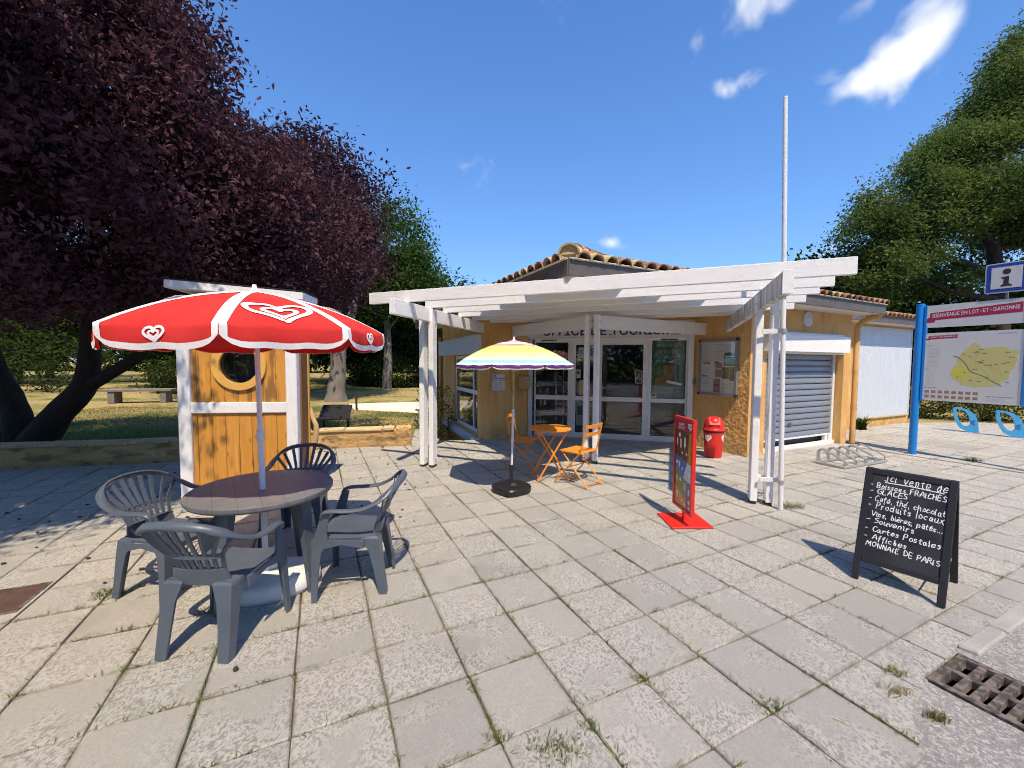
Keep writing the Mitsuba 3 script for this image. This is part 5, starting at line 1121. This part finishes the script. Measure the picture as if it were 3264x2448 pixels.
def limbs(root, forks, cl_, n, seed, r0=.05):
    """thin boughs from points on the trunk to clump centres."""
    r = np.random.default_rng(seed); out = []; F = A_(forks, float)
    cl_ = cl_[cl_[:, 1] > 4.5]
    for c in cl_[r.choice(len(cl_), min(n, len(cl_)), replace=False)]:
        f = F[np.argmin(np.linalg.norm(F - c, axis=1) + r.uniform(0, 1.0, len(F)))]
        m = (f + c) / 2 + r.normal(0, .18, 3) * np.linalg.norm(c - f) * .5
        P = smoothline([f, m, c], 4); out.append(tube(P, np.linspace(r0, r0 * .16, len(P)), 6, up=(.31, .2, .93)))
    return out
def trunk(P, r, n=12): 
    P = smoothline(P, 5); rr = np.interp(np.linspace(0, 1, len(P)), np.linspace(0, 1, len(r)), r)
    m = tube(P, rr, n, up=(.2, .97, .13)); m.vertices += (meshkit.fbm(m.vertices * 3.1, 3, 4)[:, None] - .5) * .12 * np.median(rr) * 2.; return m
def tree(name, label, cat_, blobs, n, size, leaf, bark, trunks, boughs, seed, group=None, r0=.05, **kw):
    k = thing(name, label, cat_, group)
    fm, cl_ = foliage(blobs, n, size, seed, **kw)
    part(k, 'crown', fm, leaf)
    F = [p for P, _ in trunks for p in smoothline(P, 4)[-9:]]
    if trunks: part(k, 'trunk', cat(*[trunk(P, r) for P, r in trunks], *limbs(None, F, cl_, boughs, seed, r0)), bark, smooth=60)
    return k
tree('purple_plum_tree', 'large dark purple leaved tree with crossing trunks overhanging the left of the terrace', 'tree',
     [(-7.6, 5.8, 4.9, 3.3, 3.0, 2.4), (-5.15, 5.8, 3.95, 1.75, 1.7, 1.45), (-4.2, 7.7, 3.65, 1.5, 1.5, 1.25), (-6.9, 5.8, 6.2, 2.1, 2.2, 1.4), (-5.3, 4.95, 2.95, 1.25, 1.0, .75), (-5.9, 6.5, 3.6, 2.4, 1.3, 1.1), (-5.7, 2.0, 5.2, 2.8, 2.0, 1.2), (-6.3, 2.3, 4.0, 2.5, 1.9, .9), (-5.4, 1.7, 6.3, 2.5, 1.8, .9), (-7.6, 3.2, 4.2, 2.4, 2.2, 1.4), (-8.4, 4.6, 3.2, 1.8, 1.8, 1.3)],
     330000, .088, 'leaf_plum', 'bark_dark',
     [([(-8.75, 7.3, -.1), (-8.15, 7.25, .60), (-7.6, 7.2, 1.12), (-7.42, 7.15, 1.70), (-7.2, 7.0, 2.5), (-6.6, 6.6, 3.8)], [.30, .21, .18, .145, .11, .08]), ([(-7.62, 7.2, 1.10), (-7.1, 7.1, 1.32), (-6.3, 7.0, 1.78), (-5.4, 6.7, 2.6), (-4.8, 6.2, 3.4)], [.125, .10, .085, .07, .05]),
      ([(-8.9, 7.35, -.1), (-9.0, 7.3, .8), (-9.25, 7.2, 1.7), (-9.0, 6.9, 3.2), (-8.6, 6.4, 4.6)], [.26, .18, .145, .12, .08]), ([(-9.15, 7.4, -.1), (-9.9, 7.4, .9), (-10.5, 7.2, 2.2), (-10.2, 6.4, 4.2)], [.2, .15, .12, .09])], 34, 3, gap=.44, clump=.165, k=34, freq=1.2, up=.5, droop=.5)
tree('copper_beech', 'broad dark copper tree with a pale grey trunk on the lawn behind the kiosk', 'tree', [(-10.2, 17.2, 7.2, 4.3, 3.8, 3.7), (-7.6, 17, 5.8, 2.1, 2.2, 2.0), (-8.4, 17, 9.1, 2.2, 2, 1.6), (-12.5, 16.5, 5.6, 3.2, 3, 2.2), (-9.2, 16, 3.9, 2.6, 2, .9)], 52000, .17, 'leaf_plum_far', 'bark_grey',
     [([(-7.22, 16.6, -.1), (-7.2, 16.6, .35), (-7.12, 16.6, 1.3), (-7.1, 16.6, 2.6), (-7.5, 16.8, 4.4), (-8.6, 17, 7)], [.50, .36, .30, .31, .24, .14]), ([(-7.1, 16.6, 2.5), (-6.6, 16.7, 3.4), (-6.4, 16.9, 4.8)], [.2, .16, .08])], 26, 11, r0=.09, clump=.4, freq=.4)
tree('green_oak', 'bright green tree standing behind the copper coloured trees', 'tree', [(-7.6, 24.5, 8.0, 2.5, 2.4, 2.9), (-6.2, 24.3, 6.4, 2.1, 2.0, 1.8), (-5.4, 24.6, 5.4, 1.5, 1.6, 1.2), (-9.5, 25, 6, 3, 2.5, 2.2)], 34000, .19, 'leaf_green', 'bark_grey', [([(-7.6, 24.6, -.1), (-7.5, 24.6, 2), (-7.6, 24.6, 5)], [.3, .24, .14])], 16, 17, r0=.09, clump=.38, freq=.45)
for i, (x, y, h, w, lab) in enumerate(((-33, 27, 11, 5.5, 'dark woodland tree at the far left edge, seen between the plum trunks'), (-25, 31, 12, 5.2, 'dark tree behind the leaning plum trunk'), (-19, 25, 9.5, 4.2, 'dark tree filling the shade left of the kiosk'), (-14.5, 33, 12, 5.0, 'dark tree directly behind the kiosk'), (-10.5, 30, 9, 3.8, 'dark tree behind the pale beech trunk'), (-6.2, 33, 8.2, 3.6, 'dark low crowned tree left of the pergola post'), (-41, 36, 13, 6, 'tall dark tree furthest left in the wood'), (-2.2, 38, 7.5, 3.4, 'dark tree hidden mostly behind the left pergola post'))):
    tree('park_tree', lab, 'tree', [(x, y, h * .58, w, w * .8, h * .40), (x + w * .4, y - 1, h * .38, w * .6, w * .6, h * .22), (x - w * .4, y - .5, h * .34, w * .6, w * .6, h * .20)], 11000, .34, 'leaf_dark', 'bark_dark', [([(x, y, -.1), (x + .1, y, h * .2), (x, y, h * .5)], [.3, .22, .12])], 8, 40 + i, 'dark trees at the back of the park', r0=.1, clump=.6, freq=.3, gap=.36)
def shrub(name, lab, x, y, z, rx, rzz, n, size, leaf, seed, group=None, **kw):
    k = thing(name, lab, 'shrub', group); bl = [(x, y, z + rzz * .55, rx, rx * .8, rzz * .55), (x - rx * .5, y, z + rzz * .4, rx * .6, rx * .6, rzz * .4), (x + rx * .5, y - .1, z + rzz * .45, rx * .6, rx * .6, rzz * .42)]
    fm, c = foliage(bl, n, size, seed, clump=size * 1.6, gap=.30, freq=1.2, **kw); part(k, 'crown', fm, leaf)
    r = np.random.default_rng(seed); part(k, 'stems', cat(*[tube([(x + r.normal(0, .06), y, z - .05), *[tuple((A_([x, y, z]) + q) / 2) for q in (c[j],)], tuple(c[j])], [.02, .014, .006], 5, up=(.3, .9, .2)) for j in r.choice(len(c), min(10, len(c)), replace=False)]), 'bark_dark')
for i, (x, y, rx, h, lab) in enumerate(((-7.5, 25.5, 1.1, 2.0, 'sunlit light green bush under the dark trees left of the pergola'), (-9.6, 27, 1.0, 1.3, 'low sunlit bush right of the pale beech trunk'), (-5.4, 26.5, 1.0, 1.1, 'low sunlit bush beside the left pergola post'), (-23.5, 20.5, 2.6, 3.4, 'large sunlit pale green bush between the plum trunks'), (-16.6, 20.5, 1.6, 1.5, 'sunlit bush under the right hand plum branch'))):
    shrub('park_bush', lab, x, y, -.03, rx, h, 3600, .15, 'leaf_shrub', 70 + i)
# the tree on the right, in flat layered pads
pads = [(17.0, 18, 8.7, 1.75, 1.6, 1.35), (15.7, 18.1, 7.2, 1.2, 1.3, 1.0), (19.7, 18.3, 10.8, 1.7, 1.5, 1.1), (22.4, 18, 14.9, 1.5, 1.5, 2.0), (21.9, 18.6, 12.4, 1.9, 1.8, 1.3), (20.7, 17.2, 9.0, 2.3, 1.9, 1.0), (23.2, 17.6, 9.6, 1.8, 1.8, 1.2), (15.6, 18, 5.9, 1.3, 1.4, .9), (17.6, 18.8, 6.3, 1.6, 1.5, .8), (23.4, 18.6, 7.9, 2.0, 1.8, .9), (18.6, 18, 8.0, 1.6, 1.5, 1.1), (20.6, 18.5, 11.6, 1.6, 1.5, 1.2), (16.8, 19, 4.9, 1.6, 1.5, .9), (18.2, 18, 10.1, 1.2, 1.2, .9), (21.4, 18, 13.4, 1.3, 1.3, 1.1), (19.6, 19, 5.4, 1.5, 1.4, .6)]
tree('locust_tree', 'tall feathery green tree with dark boughs behind the map board on the right', 'tree', pads, 150000, .15, 'leaf_locust', 'bark_dark',
     [([(22.6, 18.8, -.1), (22.5, 18.8, 2.5), (22.1, 18.7, 5.2), (21.6, 18.6, 7.2), (21.4, 18.5, 9.6), (21.8, 18.4, 13)], [.42, .34, .28, .22, .15, .07]), ([(22.1, 18.7, 5.2), (20.6, 18.6, 6.1), (19.0, 18.5, 6.6), (17.4, 18.3, 7.6)], [.22, .17, .12, .05]), ([(21.7, 18.6, 6.9), (20.2, 18.5, 8.6), (19.4, 18.4, 10.2)], [.16, .11, .05]), ([(22.2, 18.7, 4.6), (20.4, 18.8, 4.9), (18.4, 18.8, 5.6), (16.2, 18.3, 6.0)], [.18, .12, .08, .04])], 70, 23, r0=.06, clump=.27, k=26, freq=.6, gap=.43, wide=.42, up=.8)
for i, (x, y, h, w, lab) in enumerate(((15.6, 20.5, 7.0, 2.5, 'dark evergreen right of the annexe roof'), (19.6, 21.5, 7.4, 3.1, 'dark evergreen behind the welcome banner'), (24.4, 22, 8.2, 3.2, 'dark evergreen behind the right end of the map board'), (12.8, 22.5, 5.8, 2.3, 'dark evergreen just behind the annexe roof'), (28.5, 20.5, 7.5, 3.2, 'dark evergreen at the right edge of the view'))):
    tree('evergreen_tree', lab, 'tree', [(x, y, h * .52, w, w * .8, h * .45), (x - w * .4, y - .8, h * .3, w * .6, w * .6, h * .25), (x + w * .4, y - .8, h * .32, w * .6, w * .6, h * .25)], 12000, .24, 'leaf_dark', 'bark_dark', [([(x, y, -.1), (x, y, h * .3), (x, y, h * .6)], [.22, .16, .08])], 8, 90 + i, 'dark trees behind the map board', r0=.07, clump=.42, freq=.5, gap=.33)
for i, (x, y, rx, h, lab) in enumerate(((12.4, 12.6, .9, 1.0, 'grey green shrub below the left part of the map board'), (13.9, 11.9, .9, 1.15, 'shrub below the middle of the map board behind the blue stands'), (15.3, 11.0, .95, 1.1, 'shrub below the right end of the map board'), (16.6, 10.2, .9, 1.2, 'shrub at the right edge of the view'), (11.6, 13.6, .9, 1.3, 'shrub beside the end of the annexe'))):
    shrub('hedge_shrub', lab, x, y, -.03, rx, h, 4200, .07, 'leaf_shrub', 110 + i, 'shrubs of the hedge below the map board')
shrub('terrace_shrub', 'yellow green shrub growing beside the office downpipe behind the left pergola post', -1.98, 10.3, -.75, .42, 1.75, 2600, .06, 'leaf_shrub', 130)
# distant wood
k = thing('distant_wood', 'dark wood closing the view behind the park', 'wood'); labels[k]['kind'] = 'stuff'
fm, _ = foliage([(x, y, 5.0, 7, 4, 5.) for x, y in ((-95, 60), (-82, 64), (-69, 58), (-56, 62), (-44, 60), (-32, 58), (-20, 62), (-8, 60), (4, 66), (30, 52), (43, 50), (56, 46), (68, 40), (80, 34))], 60000, .75, 201, clump=1.1, gap=.2, freq=.12)
scene[k] = mikit.ply(fm, 'leaf_dark')

k = thing('roadside_trees', 'trees across the road behind the viewer, mirrored in the entrance glass', 'trees'); labels[k]['kind'] = 'stuff'
fm, _ = foliage([(x, y, z, 5.5, 4, 3.6) for x, y, z in ((-26, -20, 3), (-17, -24, 3), (-8, -22, 3), (2, -25, 3), (12, -23, 3), (22, -25, 3), (33, -22, 3), (-30, -10, 3), (-22, -21, 8), (-12, -24, 9), (-3, -23, 8), (7, -25, 9), (17, -24, 8), (28, -24, 9))], 46000, .55, 301, clump=.75, gap=.2, freq=.2)
scene[k] = mikit.ply(fm, 'leaf_dark')
# ---------------------------------------------------------------- weeds, grass and litter
def blades(P, h, lean, w, seed):
    r = np.random.default_rng(seed); n = len(P)
    a = r.uniform(0, 2 * math.pi, n); hh = h * r.uniform(.4, 1.25, n); l = lean * r.uniform(.2, 1.3, n)
    d = np.stack([np.cos(a), np.sin(a), 0 * a], 1); s = np.stack([-np.sin(a), np.cos(a), 0 * a], 1) * (w * r.uniform(.6, 1.3, n))[:, None]
    m = P + d * (l * hh * .4)[:, None] + A_([0, 0, 1]) * (hh * .62)[:, None]; t = P + d * (l * hh)[:, None] + A_([0, 0, 1]) * (hh * .95)[:, None]
    V = np.stack([P - s, P + s, m + s * .7, m - s * .7, t], 1).reshape(-1, 3); i = np.arange(n)[:, None] * 5
    return tm(V, np.vstack([i + [0, 1, 2], i + [0, 2, 3], i + [3, 2, 4]]))
r = np.random.default_rng(5)
pts, hts, pd2 = [], [], []
for ar, x, y in full:
    dist = math.hypot(x, y)
    if dist > 11: continue
    for k_ in range(2):
        e = u2 if k_ == 0 else v2; o = v2 if k_ == 0 else u2
        c = A_([x, y]) + o * SL / 2
        nz = meshkit.fbm(A_([c[0] * .9, c[1] * .9, 3 * k_ + 1.]), 3, 2)
        for _ in range(r.poisson(max(0, (nz - .30)) * 17)):
            s = r.uniform(-.2, .2); L = abs(r.normal(.0, .05)) + .015
            n = int(r.uniform(5, 18) * (1 if dist < 6 else .6))
            q = c + e * (s + r.normal(0, L, n))[:, None] + o * r.normal(0, .004, n)[:, None]
            (pts if r.random() < .6 else pd2).append(np.c_[q, np.full(n, -.018)])
ok = lambda L: A_([p for p in np.vstack(L) if pave.contains(Point(p[0], p[1]))])
k = thing('joint_weeds', 'fine green weeds growing along the paving joints', 'weeds'); labels[k]['kind'] = 'stuff'
scene[k] = mikit.ply(blades(ok(pts), .030, 1.3, .0024, 1), 'grass_blade')
k = thing('dry_weeds', 'dry straw coloured weeds along the paving joints', 'weeds'); labels[k]['kind'] = 'stuff'
scene[k] = mikit.ply(blades(ok(pd2), .026, 1.6, .0022, 2), 'dry_blade')
for i, (x, y, rad, n, h, lab) in enumerate(((.20, 1.60, .075, 420, .045, 'largest grass tuft growing from a broken slab at the bottom of the view'), (-.05, 1.65, .035, 150, .04, 'small grass tuft left of the largest tuft at the bottom of the view'), (.35, 1.71, .03, 110, .04, 'small grass tuft up and right of the largest tuft'), (1.225, 1.81, .05, 200, .042, 'grass tuft in the slab joint between the largest tuft and the drain grate'), (2.0, 2.04, .04, 160, .05, 'grass tuft just left of the drain grate corner'), (1.89, 1.90, .04, 150, .045, 'grass tuft below the drain grate corner tuft'), (1.95, 1.77, .035, 120, .05, 'grass tuft in the gravel nearest the bottom of the drain grate'),
                                        (3.13, 4.47, .08, 320, .09, 'grass tuft at the foot of the flagpole'), (-2.74, 2.69, .07, 320, .055, 'grass tuft in the joint by the left plastic armchair'), (7.75, 6.75, .09, 260, .11, 'grass tuft in the channel joint right of the blue post'), (5.70, 7.22, .07, 200, .06, 'grass tuft in front of the shutter step'), (.66, 1.99, .025, 90, .045, 'small grass tuft at a slab corner in front of the centre'), (-1.93, 2.50, .04, 130, .05, 'grass tuft under the round table'), (1.31, 6.40, .05, 160, .07, 'leafy tuft at the foot of the centre pergola post'))):
    n, h, rad = int(n * .65), h * .8, rad * .85
    q = np.c_[x + rad * np.clip(r.normal(0, 1, n), -1.8, 1.8), y + rad * .6 * np.clip(r.normal(0, 1, n), -1.8, 1.8), np.full(n, -.015)]
    kk = thing('grass_tuft', lab, 'grass tuft')
    scene[kk] = mikit.ply(blades(q, h, .9, .0024, 20 + i), 'grass_blade' if i not in (5, 6) else 'dry_blade')
fern = thing('wall_fern', 'small green plant at the foot of the annexe wall', 'plant')
q = np.c_[r.normal(8.66, .05, 60), r.normal(9.98, .03, 60), np.zeros(60)]; scene[fern] = mikit.ply(blades(q, .32, .9, .022, 77), 'leaf_shrub')
N = 52000
q = np.c_[r.uniform(-14, -1.8, N), r.uniform(5.6, 14, N), np.full(N, -.034)]
wl = Polygon([(-14, 4.9), (-11.2, 5.3), (-7.44, 6.2), (-5.3, 6.75), (-3.8, 7.6), (-2.4, 8.0), (-2.4, 9.6), (-1.9, 9.65), (-1.85, 14), (-14, 14)]).difference(pit.buffer(.05)).difference(gravel)
import shapely
q = q[shapely.contains_xy(wl, q[:, 0], q[:, 1])]
nz = meshkit.fbm(q * [.6, .9, 0] + 3, 3, 8)
k = thing('lawn_grass', 'thin sparse grass of the lawn', 'grass'); labels[k]['kind'] = 'stuff'
g_ = (q[:, 1] + q[:, 0] * .18 < 7.2) | (nz < .47)
scene[k] = mikit.ply(blades(q[g_], .06, 1.2, .004, 3), 'grass_blade')
k = thing('dry_lawn_grass', 'straw coloured dry grass of the lawn', 'grass'); labels[k]['kind'] = 'stuff'
scene[k] = mikit.ply(blades(q[~g_], .05, 1.4, .004, 4), 'dry_blade')
# dropped plums and straws
ms = []
for _ in range(120):
    x, y = r.uniform(-5.5, -.9), r.uniform(2.6, 7.6)
    if not pave.contains(Point(x, y)): continue
    m = trimesh.creation.icosphere(1, r.uniform(.008, .016)); m.apply_scale([1.3, 1, .6]); m.apply_translation((x, y, .006)); ms.append(m)
m = trimesh.creation.icosphere(1, .013); m.apply_translation((-1.42, 2.02, .008)); ms.append(m)
k = thing('fallen_plums', 'small dark fallen fruit scattered on the paving under the tree', 'litter'); labels[k]['kind'] = 'stuff'; scene[k] = mikit.ply(cat(*ms), 'bark_dark')
ms = []
for _ in range(46):
    x, y, a = r.uniform(-2.6, 2.2), r.uniform(1.5, 4.2), r.uniform(0, 6.3); L = r.uniform(.02, .06)
    ms.append(tube([(x, y, .003), (x + L * math.cos(a), y + L * math.sin(a), .004)], .0016, 5))
k = thing('dry_straws', 'pale dry straws lying on the slabs', 'litter'); labels[k]['kind'] = 'stuff'; scene[k] = mikit.ply(cat(*ms), 'coping')
